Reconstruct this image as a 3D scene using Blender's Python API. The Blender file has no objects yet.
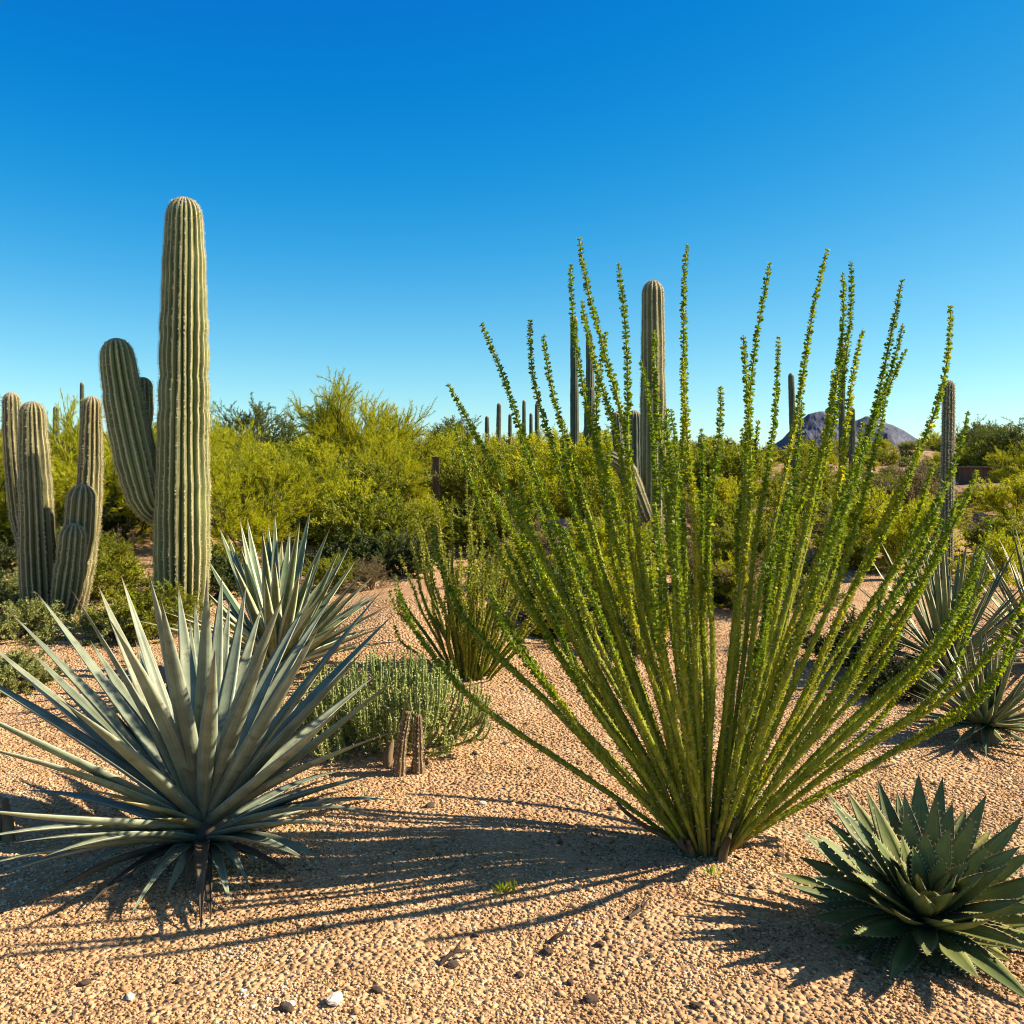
import bpy, math, random
import numpy as np
from mathutils import Vector, noise as mnoise

# ------------------------------------------------------------------ camera, sky, sun, exposure
F = 995.6           # focal length in pixels (35 mm on 36 mm, 1024 px)
HZ = 455.0          # eye level in the picture
CAMZ = 1.6
SUN_EL, SUN_AZ = math.radians(34), math.radians(3)   # azimuth: degrees behind the right hand side
scn = bpy.context.scene
C = scn.collection
cd = bpy.data.cameras.new('camera'); cam = bpy.data.objects.new('camera', cd); C.objects.link(cam)
cd.lens = 35; cd.sensor_width = 36; cd.clip_start = 0.05; cd.clip_end = 12000
cd.shift_y = -(512 - HZ) / 1024
cd.dof.use_dof = True; cd.dof.focus_distance = 4.3; cd.dof.aperture_fstop = 14
scn.cycles.filter_width = 1.1
cam.location = (0, 0, CAMZ); cam.rotation_euler = (math.radians(90), 0, 0)
scn.camera = cam
w = bpy.data.worlds.new('World'); scn.world = w; w.use_nodes = True
nt = w.node_tree; bg = nt.nodes['Background']
sky = nt.nodes.new('ShaderNodeTexSky'); sky.sky_type = 'NISHITA'; sky.sun_disc = False
sky.sun_elevation = SUN_EL; sky.sun_rotation = math.radians(90) - SUN_AZ
sky.air_density = 0.7; sky.dust_density = 0.2; sky.ozone_density = 6.0; sky.altitude = 0
# deep polarised blue of the photograph in the lower sky; overhead, out of view, an ungraded sky dimmed to set the fill light
EXPO = 1.2
sub = nt.nodes.new('ShaderNodeVectorMath'); sub.operation = 'SUBTRACT'; sub.inputs[1].default_value = (0.95, 0.36, -3.5)
mul = nt.nodes.new('ShaderNodeVectorMath'); mul.operation = 'MULTIPLY'; kk = 0.1 * 2 ** EXPO
mul.inputs[1].default_value = (0.225/kk, 0.207/kk, 0.10/kk)
mxv = nt.nodes.new('ShaderNodeVectorMath'); mxv.operation = 'MAXIMUM'; mxv.inputs[1].default_value = (0.012, 0.03, 0.03)
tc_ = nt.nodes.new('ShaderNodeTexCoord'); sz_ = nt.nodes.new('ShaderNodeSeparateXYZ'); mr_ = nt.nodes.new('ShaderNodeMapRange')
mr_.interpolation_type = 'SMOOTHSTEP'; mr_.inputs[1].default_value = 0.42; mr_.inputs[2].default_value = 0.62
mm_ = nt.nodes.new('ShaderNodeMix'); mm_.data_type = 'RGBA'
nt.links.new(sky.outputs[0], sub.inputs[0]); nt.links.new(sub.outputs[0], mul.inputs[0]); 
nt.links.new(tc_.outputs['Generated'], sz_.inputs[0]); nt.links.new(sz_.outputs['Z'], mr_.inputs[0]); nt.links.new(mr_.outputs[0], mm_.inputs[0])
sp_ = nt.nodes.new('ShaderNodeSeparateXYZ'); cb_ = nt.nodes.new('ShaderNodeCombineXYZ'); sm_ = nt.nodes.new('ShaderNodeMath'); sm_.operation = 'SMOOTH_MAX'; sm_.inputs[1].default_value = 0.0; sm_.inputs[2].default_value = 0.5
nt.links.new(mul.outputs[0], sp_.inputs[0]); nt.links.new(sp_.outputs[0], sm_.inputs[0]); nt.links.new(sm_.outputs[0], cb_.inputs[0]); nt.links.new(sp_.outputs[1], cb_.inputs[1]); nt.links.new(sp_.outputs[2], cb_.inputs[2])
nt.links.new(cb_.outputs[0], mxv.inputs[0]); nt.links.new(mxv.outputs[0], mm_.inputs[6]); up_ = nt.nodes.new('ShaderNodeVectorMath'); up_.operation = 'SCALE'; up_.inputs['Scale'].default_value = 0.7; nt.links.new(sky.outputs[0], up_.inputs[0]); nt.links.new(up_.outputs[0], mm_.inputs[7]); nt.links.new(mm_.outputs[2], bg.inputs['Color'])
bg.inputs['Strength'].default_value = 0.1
sl = bpy.data.lights.new('sun', 'SUN'); so = bpy.data.objects.new('sun', sl); C.objects.link(so)
sl.energy = 4.9; sl.angle = math.radians(0.5); sl.color = (1.0, 0.86, 0.64)
sd = Vector((math.cos(SUN_EL)*math.cos(SUN_AZ), math.cos(SUN_EL)*math.sin(SUN_AZ), math.sin(SUN_EL)))
so.rotation_euler = sd.to_track_quat('Z', 'Y').to_euler(); so.location = (6, 2, 8)
vs = scn.view_settings
scn.display_settings.display_device = 'sRGB'
vs.view_transform = 'Standard'; vs.look = 'None'; vs.gamma = 1; vs.exposure = EXPO

R = np.random.default_rng(7)
UP = np.array([0, 0, 1.0])

# ------------------------------------------------------------------ helpers
def nrm(a):
    a = np.asarray(a, float); n = np.linalg.norm(a, axis=-1, keepdims=True); return a / np.maximum(n, 1e-9)
def smooth(a, b, x):
    t = np.clip((x - a) / (b - a), 0, 1); return t * t * (3 - 2 * t)
def gz(x, y):
    """height of the ground"""
    x = np.asarray(x, float); y = np.asarray(y, float)
    yy = np.maximum(y - 9, 0)
    z = 1.3 * (1 - np.exp(-yy / 22)) + 0.006 * np.clip(y - 40, 0, 110)
    z = z + 0.6 * np.exp(-((x - 26) / 14) ** 2 - ((y - 62) / 22) ** 2)
    a = smooth(8, 20, y)
    z = z + a * (0.10 * np.sin(x * 1.1 + 0.5 * y) * np.sin(y * 0.8 + 1) + 0.14 * np.sin(x * 0.43 - 0.3 * y + 2))
    z = z + 0.015 * np.sin(x * 2.3 + 1) * np.sin(y * 1.9) + 0.010 * np.sin(x * 5.1 + y * 1.3) * np.sin(y * 4.3 + 0.4)
    # raised gravel bank beside the path
    z = z + 0.22 * np.exp(-((x + 0.9) / 0.9) ** 2 - ((y - 9.2) / 1.6) ** 2)
    return z
def P(px, py, d):
    return np.array([(px - 512) / F * d, d, CAMZ - (py - HZ) / F * d])
def at(px, py):
    """point of the ground seen in that direction"""
    for d in np.arange(1.5, 300, 0.02):
        p = P(px, py, d)
        if p[2] <= gz(p[0], p[1]): return np.array([p[0], p[1], float(gz(p[0], p[1]))])
    return p
def at_d(px, d):
    x = (px - 512) / F * d; return np.array([x, d, float(gz(x, d))])

class MB:
    def __init__(s): s.v = []; s.f3 = []; s.f4 = []; s.c = []; s.n = 0
    def add(s, V, Fc, col=None):
        V = np.asarray(V, float).reshape(-1, 3); Fc = np.asarray(Fc, int)
        if len(V) == 0: return
        (s.f3 if Fc.shape[1] == 3 else s.f4).append(Fc + s.n)
        s.v.append(V)
        if col is None: col = np.zeros((len(V), 3))
        s.c.append(np.broadcast_to(np.asarray(col, float), (len(V), 3))); s.n += len(V)
    def add34(s, V, F3, F4, col=None):
        n0 = s.n; s.add(V, F4, col)
        if len(F3): s.f3.append(np.asarray(F3, int) + n0)
    def build(s, name, mat, parent=None, smooth_=True, origin=None):
        V = np.concatenate(s.v); col = np.concatenate(s.c)
        if origin is not None: V = V - np.asarray(origin, float)
        f3 = np.concatenate(s.f3) if s.f3 else np.zeros((0, 3), int)
        f4 = np.concatenate(s.f4) if s.f4 else np.zeros((0, 4), int)
        me = bpy.data.meshes.new(name)
        me.vertices.add(len(V)); me.vertices.foreach_set('co', V.astype(np.float32).ravel())
        loops = np.concatenate([f3.ravel(), f4.ravel()]).astype(np.int32)
        me.loops.add(len(loops)); me.loops.foreach_set('vertex_index', loops)
        nf = len(f3) + len(f4); me.polygons.add(nf)
        st = np.concatenate([np.arange(len(f3)) * 3, len(f3) * 3 + np.arange(len(f4)) * 4]).astype(np.int32)
        me.polygons.foreach_set('loop_start', st)
        me.polygons.foreach_set('use_smooth', np.full(nf, bool(smooth_)))
        a = me.attributes.new('col', 'FLOAT_COLOR', 'POINT')
        a.data.foreach_set('color', np.hstack([col, np.ones((len(V), 1))]).astype(np.float32).ravel())
        me.update(calc_edges=True); me.validate()
        me.materials.append(mat)
        o = bpy.data.objects.new(name, me); C.objects.link(o)
        if parent is not None: o.parent = parent
        elif origin is not None: o.location = origin
        return o

def tag(o, label, cat, group=None, kind=None):
    if label: o['label'] = label
    if cat: o['category'] = cat
    if group: o['group'] = group
    if kind: o['kind'] = kind
    return o
def thing(name, loc, label, cat, group=None):
    o = bpy.data.objects.new(name, None); C.objects.link(o); o.location = loc; o.empty_display_size = 0.2
    return tag(o, label, cat, group)
def copy_thing(root, loc, rz=0, sc=(1, 1, 1), label=None, group=None):
    r = root.copy(); C.objects.link(r); r.location = loc; r.rotation_euler = (0, 0, rz); r.scale = sc
    if label: r['label'] = label
    if group: r['group'] = group
    for ch in list(root.children):
        c = ch.copy(); C.objects.link(c); c.parent = r
        for g in list(ch.children):
            d = g.copy(); C.objects.link(d); d.parent = c
    return r

def frames(pts):
    pts = np.asarray(pts, float); T = nrm(np.gradient(pts, axis=0))
    ref = np.array([1.0, 0, 0]) if abs(T[0][0]) < 0.8 else np.array([0, 1.0, 0])
    A = []; a = nrm(ref - T[0] * np.dot(ref, T[0]))
    for t in T:
        a = nrm(a - t * np.dot(a, t)); A.append(a)
    A = np.array(A); B = np.cross(T, A); return T, A, B
def tube(mb, pts, rad, n=6, col=None):
    pts = np.asarray(pts, float); rad = np.broadcast_to(rad, (len(pts),))
    T, A, B = frames(pts); th = np.arange(n) * 2 * math.pi / n
    V = pts[:, None, :] + rad[:, None, None] * (np.cos(th)[None, :, None] * A[:, None, :] + np.sin(th)[None, :, None] * B[:, None, :])
    m = len(pts); V = V.reshape(-1, 3)
    i, j = np.meshgrid(np.arange(m - 1), np.arange(n), indexing='ij'); j2 = (j + 1) % n
    Q = np.stack([i * n + j, i * n + j2, (i + 1) * n + j2, (i + 1) * n + j], -1).reshape(-1, 4)
    V = np.vstack([V, pts[-1] + T[-1] * rad[-1] * 0.6]); e = (m - 1) * n
    F3 = [[e + k, e + (k + 1) % n, m * n] for k in range(n)]
    mb.add34(V, F3, Q, col)
def bez(p0, p1, p2, p3, n):
    t = np.linspace(0, 1, n)[:, None]
    return (1-t)**3*p0 + 3*(1-t)**2*t*p1 + 3*(1-t)*t*t*p2 + t**3*p3
def kites(mb, O, D, S, L, W, col=None, bend=0.0, wid=0.55):
    """small pointed leaves: origin, direction, side, length, width"""
    L = np.broadcast_to(np.asarray(L, float), (len(O),))[:, None]; W = np.broadcast_to(np.asarray(W, float), (len(O),))[:, None]
    N = np.cross(D, S)
    a = O; b = O + D*L*wid + S*W*0.5 + N*L*bend; c = O + D*L; d = O + D*L*wid - S*W*0.5 + N*L*bend
    V = np.stack([a, b, c, d], 1).reshape(-1, 3); k = np.arange(len(O)) * 4
    Q = np.stack([k, k+1, k+2, k+3], 1)
    if col is not None: col = np.repeat(np.asarray(col, float), 4, axis=0)
    mb.add(V, Q, col)
def rand_dir(n):
    return nrm(R.normal(size=(n, 3)))
def perp(D):
    r = rand_dir(len(D)); return nrm(np.cross(D, r))

# ------------------------------------------------------------------ materials
def mat(name, build, disp=False):
    m = bpy.data.materials.new(name); m.use_nodes = True; n = m.node_tree.nodes; l = m.node_tree.links
    b = n['Principled BSDF']; b.inputs['Specular IOR Level'].default_value = 0.3
    build(n, l, b); return m
def ramp(n, stops, interp='LINEAR'):
    r = n.new('ShaderNodeValToRGB'); e = r.color_ramp.elements; r.color_ramp.interpolation = interp
    while len(e) < len(stops): e.new(0.5)
    for k, (p, c) in enumerate(stops): e[k].position = p; e[k].color = (*c, 1)
    return r
def attr(n, l):
    a = n.new('ShaderNodeAttribute'); a.attribute_name = 'col'
    s = n.new('ShaderNodeSeparateColor'); l.new(a.outputs['Color'], s.inputs[0]); return s
def noise(n, l, scale, detail=4, vec=None, stretch=None, coord='Object'):
    t = n.new('ShaderNodeTexNoise'); t.inputs['Scale'].default_value = scale; t.inputs['Detail'].default_value = detail
    c = n.new('ShaderNodeTexCoord'); src = c.outputs[coord]
    if stretch:
        mp = n.new('ShaderNodeMapping'); mp.inputs['Scale'].default_value = stretch; l.new(src, mp.inputs[0]); src = mp.outputs[0]
    l.new(src, t.inputs['Vector']); return t
def mix(n, l, a, b, f, mode='MIX'):
    m = n.new('ShaderNodeMix'); m.data_type = 'RGBA'; m.blend_type = mode
    for s, v in ((6, a), (7, b), (0, f)):
        if hasattr(v, 'links'): l.new(v, m.inputs[s])
        elif s == 0: m.inputs[0].default_value = v
        else: m.inputs[s].default_value = (*v, 1)
    return m.outputs[2]
def mth(n, l, op, a, b=None, c=None):
    m = n.new('ShaderNodeMath'); m.operation = op
    for k, v in enumerate((a, b, c)):
        if v is None: continue
        if hasattr(v, 'links'): l.new(v, m.inputs[k])
        else: m.inputs[k].default_value = v
    return m.outputs[0]
def leafmat(name, stops, rough=0.55, trans=0.3, spec=0.3, tcol=1.15):
    """stops: colours chosen by the blue channel (a tone per leaf)"""
    m = bpy.data.materials.new(name); m.use_nodes = True; n = m.node_tree.nodes; l = m.node_tree.links
    b = n['Principled BSDF']; b.inputs['Roughness'].default_value = rough; b.inputs['Specular IOR Level'].default_value = spec
    s = attr(n, l); r = ramp(n, stops); l.new(s.outputs[2], r.inputs[0]); l.new(r.outputs[0], b.inputs['Base Color'])
    t = n.new('ShaderNodeBsdfTranslucent')
    g = mix(n, l, r.outputs[0], (tcol, tcol, tcol*0.55), 1.0, 'MULTIPLY'); l.new(g, t.inputs[0])
    mx = n.new('ShaderNodeMixShader'); mx.inputs[0].default_value = trans
    l.new(b.outputs[0], mx.inputs[1]); l.new(t.outputs[0], mx.inputs[2]); l.new(mx.outputs[0], n['Material Output'].inputs[0])
    return m
def bladed(name, cols, edge, tip, edgew=0.80, rough=0.45, streak=0.35):
    """sword leaf: red = distance from the midrib, green = along, blue = tone per leaf"""
    def f(n, l, b):
        s = attr(n, l); r = ramp(n, cols); l.new(s.outputs[2], r.inputs[0])
        ns = noise(n, l, 11, 7); st = ramp(n, [(0.3, (1-streak,)*3), (0.7, (1.12,)*3)]); l.new(ns.outputs[0], st.inputs[0])
        c = mix(n, l, r.outputs[0], st.outputs[0], 1.0, 'MULTIPLY')
        cx_ = n.new('ShaderNodeCombineXYZ'); l.new(mth(n, l, 'MULTIPLY', s.outputs[0], 7), cx_.inputs[0]); l.new(mth(n, l, 'MULTIPLY', s.outputs[1], 2.2), cx_.inputs[1]); l.new(mth(n, l, 'MULTIPLY', s.outputs[2], 60), cx_.inputs[2])
        fb = n.new('ShaderNodeTexNoise'); fb.inputs['Scale'].default_value = 1.6; fb.inputs['Detail'].default_value = 6; l.new(cx_.outputs[0], fb.inputs['Vector'])
        fr = ramp(n, [(0.32, (0.72, 0.74, 0.72)), (0.55, (1, 1, 1)), (0.72, (1.22, 1.17, 1.02))]); l.new(fb.outputs[0], fr.inputs[0]); c = mix(n, l, c, fr.outputs[0], 1.0, 'MULTIPLY')
        er = ramp(n, [(edgew, (0, 0, 0)), (min(edgew+0.15, 1), (1, 1, 1))]); l.new(s.outputs[0], er.inputs[0])
        c = mix(n, l, c, edge, er.outputs[0])
        tr = ramp(n, [(0.93, (0, 0, 0)), (0.985, (1, 1, 1))]); l.new(s.outputs[1], tr.inputs[0])
        c = mix(n, l, c, tip, tr.outputs[0])
        ns2 = noise(n, l, 23, 3); sp = ramp(n, [(0.62, (0, 0, 0)), (0.70, (1, 1, 1))]); l.new(ns2.outputs[0], sp.inputs[0])
        c = mix(n, l, c, tip, mth(n, l, 'MULTIPLY', sp.outputs[0], 0.45))
        l.new(c, b.inputs['Base Color']); b.inputs['Roughness'].default_value = rough
        bp = n.new('ShaderNodeBump'); bp.inputs['Strength'].default_value = 0.25; bp.inputs['Distance'].default_value = 0.004
        n3 = noise(n, l, 70, 3); l.new(n3.outputs[0], bp.inputs['Height']); l.new(bp.outputs[0], b.inputs['Normal'])
    return mat(name, f)
def barky(name, stops, scale=14, rough=0.85, bump=0.5, stretch=None):
    def f(n, l, b):
        t = noise(n, l, scale, 6, stretch=stretch); r = ramp(n, stops); l.new(t.outputs[0], r.inputs[0]); l.new(r.outputs[0], b.inputs['Base Color'])
        b.inputs['Roughness'].default_value = rough
        bp = n.new('ShaderNodeBump'); bp.inputs['Strength'].default_value = bump; bp.inputs['Distance'].default_value = 0.02
        l.new(t.outputs[0], bp.inputs['Height']); l.new(bp.outputs[0], b.inputs['Normal'])
    return mat(name, f)
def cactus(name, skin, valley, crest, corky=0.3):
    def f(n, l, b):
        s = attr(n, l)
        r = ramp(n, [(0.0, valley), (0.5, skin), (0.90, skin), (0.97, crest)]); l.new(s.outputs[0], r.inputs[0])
        t = noise(n, l, 5, 5); v = ramp(n, [(0.3, (0.72, 0.72, 0.72)), (0.7, (1.15, 1.1, 1.05))]); l.new(t.outputs[0], v.inputs[0])
        c = mix(n, l, r.outputs[0], v.outputs[0], 1.0, 'MULTIPLY')
        # corky brown lower stem (green channel = height along the stem)
        t2 = noise(n, l, 11, 6); hh = mth(n, l, 'MULTIPLY_ADD', t2.outputs[0], 0.35, s.outputs[1])
        cr = ramp(n, [(0.22, (1, 1, 1)), (0.38, (0, 0, 0))]); l.new(hh, cr.inputs[0])
        c = mix(n, l, c, (0.10, 0.075, 0.05), mth(n, l, 'MULTIPLY', cr.outputs[0], corky))
        t5 = noise(n, l, 3.3, 7); sc_ = ramp(n, [(0.66, (0, 0, 0)), (0.70, (1, 1, 1))]); l.new(t5.outputs[0], sc_.inputs[0])
        c = mix(n, l, c, (0.16, 0.12, 0.075), mth(n, l, 'MULTIPLY', sc_.outputs[0], 0.7))
        tp_ = ramp(n, [(0.965, (0, 0, 0)), (1.0, (1, 1, 1))]); l.new(s.outputs[1], tp_.inputs[0]); c = mix(n, l, c, (0.44, 0.35, 0.25), mth(n, l, 'MULTIPLY', tp_.outputs[0], 0.7))
        l.new(c, b.inputs['Base Color']); b.inputs['Roughness'].default_value = 0.6
        bp = n.new('ShaderNodeBump'); bp.inputs['Strength'].default_value = 0.4; bp.inputs['Distance'].default_value = 0.01
        t3 = noise(n, l, 45, 4); l.new(t3.outputs[0], bp.inputs['Height']); l.new(bp.outputs[0], b.inputs['Normal'])
    return mat(name, f)

def ground_f(n, l, b):
    t1 = noise(n, l, 0.35, 5); t2 = noise(n, l, 7, 8); t3 = noise(n, l, 60, 4)
    r2 = ramp(n, [(0.25, (0.34, 0.20, 0.105)), (0.5, (0.50, 0.315, 0.17)), (0.75, (0.62, 0.42, 0.25))]); l.new(t2.outputs[0], r2.inputs[0])
    r3 = ramp(n, [(0.3, (0.55, 0.5, 0.45)), (0.6, (1.1, 1.1, 1.1))]); l.new(t3.outputs[0], r3.inputs[0])
    c = mix(n, l, r2.outputs[0], r3.outputs[0], 0.8, 'MULTIPLY')
    # farther out: darker stony soil with redder patches
    tc = n.new('ShaderNodeTexCoord'); sx = n.new('ShaderNodeSeparateXYZ'); l.new(tc.outputs['Object'], sx.inputs[0])
    far = n.new('ShaderNodeMapRange'); far.inputs[1].default_value = 11; far.inputs[2].default_value = 24; l.new(sx.outputs['Y'], far.inputs[0])
    rf = ramp(n, [(0.35, (0.13, 0.085, 0.055)), (0.5, (0.30, 0.19, 0.12)), (0.66, (0.46, 0.31, 0.20))]); t4 = noise(n, l, 0.9, 7); l.new(t4.outputs[0], rf.inputs[0])
    c = mix(n, l, c, rf.outputs[0], mth(n, l, 'MULTIPLY', far.outputs[0], 0.8))
    red = ramp(n, [(0.45, (0, 0, 0)), (0.65, (1, 1, 1))]); l.new(t1.outputs[0], red.inputs[0])
    c = mix(n, l, c, (0.46, 0.25, 0.15), mth(n, l, 'MULTIPLY', red.outputs[0], 0.35))
    l.new(c, b.inputs['Base Color']); b.inputs['Roughness'].default_value = 0.95; b.inputs['Specular IOR Level'].default_value = 0.1
    v = n.new('ShaderNodeTexVoronoi'); v.inputs['Scale'].default_value = 45; l.new(tc.outputs['Object'], v.inputs['Vector'])
    inv = mth(n, l, 'SUBTRACT', 1.0, v.outputs['Distance'])
    h = mth(n, l, 'MULTIPLY_ADD', t2.outputs[0], 0.8, inv)
    bp = n.new('ShaderNodeBump'); bp.inputs['Strength'].default_value = 0.9; bp.inputs['Distance'].default_value = 0.02
    l.new(h, bp.inputs['Height']); l.new(bp.outputs[0], b.inputs['Normal'])
M_ground = mat('gravelly_soil', ground_f)
def pebble_f(n, l, b):
    s = attr(n, l)
    r = ramp(n, [(0.0, (0.20, 0.11, 0.05)), (0.10, (0.38, 0.225, 0.10)), (0.4, (0.51, 0.315, 0.155)), (0.8, (0.60, 0.40, 0.22)), (0.96, (0.63, 0.47, 0.29)), (1.0, (0.70, 0.60, 0.46))])
    l.new(s.outputs[2], r.inputs[0]); t = noise(n, l, 120, 3); v = ramp(n, [(0.3, (0.75,)*3), (0.7, (1.1,)*3)]); l.new(t.outputs[0], v.inputs[0])
    l.new(mix(n, l, r.outputs[0], v.outputs[0], 1.0, 'MULTIPLY'), b.inputs['Base Color']); b.inputs['Roughness'].default_value = 0.85
M_pebble = mat('gravel', pebble_f)
M_darkstone = barky('dark_stone', [(0.3, (0.05, 0.035, 0.028)), (0.7, (0.14, 0.095, 0.07))], 20)
M_whitestone = barky('white_stone', [(0.3, (0.6, 0.53, 0.45)), (0.7, (0.78, 0.73, 0.66))], 20)
M_rock = barky('rock', [(0.25, (0.16, 0.11, 0.085)), (0.5, (0.33, 0.235, 0.18)), (0.75, (0.50, 0.38, 0.30))], 4, bump=0.9)
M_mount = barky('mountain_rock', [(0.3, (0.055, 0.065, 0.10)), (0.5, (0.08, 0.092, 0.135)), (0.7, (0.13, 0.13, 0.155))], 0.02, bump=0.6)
M_bark = barky('palo_verde_bark', [(0.3, (0.045, 0.05, 0.012)), (0.7, (0.10, 0.10, 0.025))], 12)
M_deadwood = barky('dead_wood', [(0.3, (0.085, 0.055, 0.028)), (0.7, (0.25, 0.17, 0.095))], 25, stretch=(1, 1, 0.25))
M_crown = barky('ocotillo_bark', [(0.3, (0.045, 0.035, 0.018)), (0.55, (0.11, 0.085, 0.04)), (0.75, (0.20, 0.15, 0.08))], 30, stretch=(1, 1, 0.3))
M_darkwood = barky('dark_twig', [(0.3, (0.035, 0.025, 0.02)), (0.7, (0.11, 0.08, 0.055))], 25)
M_post = barky('rusty_post', [(0.3, (0.10, 0.045, 0.028)), (0.7, (0.21, 0.11, 0.07))], 12, stretch=(1, 1, 0.2))
M_oc_leaf = leafmat('ocotillo_leaf', [(0.0, (0.09, 0.17, 0.010)), (0.4, (0.19, 0.275, 0.013)), (0.75, (0.35, 0.39, 0.018)), (1.0, (0.62, 0.50, 0.035))], 0.5, 0.48)
def ocst(n, l, b):
    t = noise(n, l, 40, 5, stretch=(1, 1, 0.3)); r = ramp(n, [(0.3, (0.10, 0.135, 0.012)), (0.55, (0.23, 0.26, 0.018)), (0.75, (0.38, 0.35, 0.045))]); l.new(t.outputs[0], r.inputs[0])
    s = attr(n, l); low = ramp(n, [(0.03, (1, 1, 1)), (0.12, (0, 0, 0))]); l.new(s.outputs[1], low.inputs[0])
    c = mix(n, l, r.outputs[0], (0.16, 0.09, 0.045), mth(n, l, 'MULTIPLY', low.outputs[0], 0.7))
    l.new(c, b.inputs['Base Color']); b.inputs['Roughness'].default_value = 0.7
    bp = n.new('ShaderNodeBump'); bp.inputs['Strength'].default_value = 0.7; bp.inputs['Distance'].default_value = 0.01; l.new(t.outputs[0], bp.inputs['Height']); l.new(bp.outputs[0], b.inputs['Normal'])
M_oc_stem = mat('ocotillo_stem', ocst)
M_spine = leafmat('spine', [(0.0, (0.42, 0.36, 0.24)), (1.0, (0.62, 0.55, 0.42))], 0.6, 0.2)
M_agave = bladed('blue_agave_leaf', [(0.0, (0.165, 0.20, 0.14)), (0.5, (0.245, 0.28, 0.19)), (0.8, (0.31, 0.33, 0.215)), (1.0, (0.42, 0.33, 0.12))], (0.36, 0.38, 0.30), (0.10, 0.06, 0.04), 0.86)
M_agave2 = bladed('green_agave_leaf', [(0.0, (0.075, 0.13, 0.07)), (0.5, (0.12, 0.18, 0.095)), (1.0, (0.20, 0.24, 0.10))], (0.46, 0.46, 0.28), (0.14, 0.09, 0.05), 0.58)
M_agave3 = bladed('toothed_agave_leaf', [(0.0, (0.11, 0.15, 0.05)), (0.5, (0.195, 0.225, 0.07)), (1.0, (0.32, 0.31, 0.07))], (0.42, 0.33, 0.20), (0.16, 0.08, 0.045), 0.93, 0.6)
M_yucca = bladed('banded_yucca_leaf', [(0.0, (0.08, 0.12, 0.05)), (0.5, (0.14, 0.185, 0.07)), (1.0, (0.23, 0.24, 0.09))], (0.45, 0.40, 0.27), (0.2, 0.13, 0.08), 0.80)
M_dryleaf = bladed('dry_leaf', [(0.0, (0.07, 0.05, 0.035)), (0.6, (0.17, 0.12, 0.075)), (1.0, (0.28, 0.21, 0.13))], (0.2, 0.15, 0.1), (0.06, 0.04, 0.03), 0.9, 0.7)
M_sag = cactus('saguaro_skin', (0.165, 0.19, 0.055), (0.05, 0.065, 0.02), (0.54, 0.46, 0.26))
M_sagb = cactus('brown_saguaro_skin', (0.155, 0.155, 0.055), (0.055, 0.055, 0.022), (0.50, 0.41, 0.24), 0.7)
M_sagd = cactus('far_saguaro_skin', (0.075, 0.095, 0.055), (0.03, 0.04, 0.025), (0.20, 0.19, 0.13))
M_clump = leafmat('knobby_stem', [(0.0, (0.10, 0.15, 0.035)), (0.5, (0.20, 0.25, 0.06)), (1.0, (0.44, 0.44, 0.17))], 0.6, 0.1)
M_pencil = leafmat('wand_stem', [(0.0, (0.14, 0.18, 0.012)), (0.5, (0.31, 0.32, 0.025)), (1.0, (0.52, 0.46, 0.09))], 0.55, 0.25)
M_litter = leafmat('litter', [(0.0, (0.04, 0.028, 0.018)), (0.5, (0.12, 0.08, 0.045)), (1.0, (0.30, 0.22, 0.12))], 0.8, 0.05)
FOL = {
 'yellow': leafmat('yellow_green_leaf', [(0.0, (0.20, 0.245, 0.005)), (0.5, (0.42, 0.42, 0.009)), (1.0, (0.60, 0.56, 0.016))], 0.6, 0.45),
 'olive': leafmat('olive_leaf', [(0.0, (0.12, 0.15, 0.008)), (0.5, (0.24, 0.26, 0.014)), (1.0, (0.37, 0.36, 0.025))], 0.6, 0.4),
 'mesquite': leafmat('mesquite_leaf', [(0.0, (0.06, 0.085, 0.015)), (0.5, (0.12, 0.15, 0.025)), (1.0, (0.20, 0.22, 0.04))], 0.6, 0.35),
 'dark': leafmat('dark_green_leaf', [(0.0, (0.03, 0.05, 0.014)), (0.5, (0.065, 0.09, 0.022)), (1.0, (0.12, 0.15, 0.03))], 0.6, 0.3),
 'dry': leafmat('dry_twig_leaf', [(0.0, (0.11, 0.085, 0.045)), (0.5, (0.22, 0.17, 0.085)), (1.0, (0.34, 0.27, 0.15))], 0.7, 0.25),
 'grey': leafmat('grey_green_leaf', [(0.0, (0.15, 0.17, 0.05)), (0.5, (0.29, 0.31, 0.10)), (1.0, (0.46, 0.46, 0.18))], 0.6, 0.3),
}

# ------------------------------------------------------------------ the ground
def ground():
    ys = np.concatenate([np.linspace(-6, 1.5, 12), np.linspace(1.6, 14, 150), 14 + np.cumsum(np.geomspace(0.1, 700, 110))])
    tt = np.concatenate([-np.geomspace(1, 0.004, 90), np.linspace(-0.0035, 0.0035, 3), np.geomspace(0.004, 1, 90)])
    xs = np.linspace(-1, 1, 260)
    X = np.sign(xs)[None, :] * (np.abs(xs)[None, :] ** 1.4) * (8 + np.maximum(ys, 0)[:, None] * 1.6); Y = np.repeat(ys[:, None], len(xs), 1)
    Z = gz(X, Y); V = np.stack([X, Y, Z], -1).reshape(-1, 3); m, n = X.shape
    i, j = np.meshgrid(np.arange(m-1), np.arange(n-1), indexing='ij')
    Q = np.stack([i*n+j, i*n+j+1, (i+1)*n+j+1, (i+1)*n+j], -1).reshape(-1, 4)
    mb = MB(); mb.add(V, Q); o = mb.build('ground', M_ground); o['kind'] = 'structure'
ground()
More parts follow.
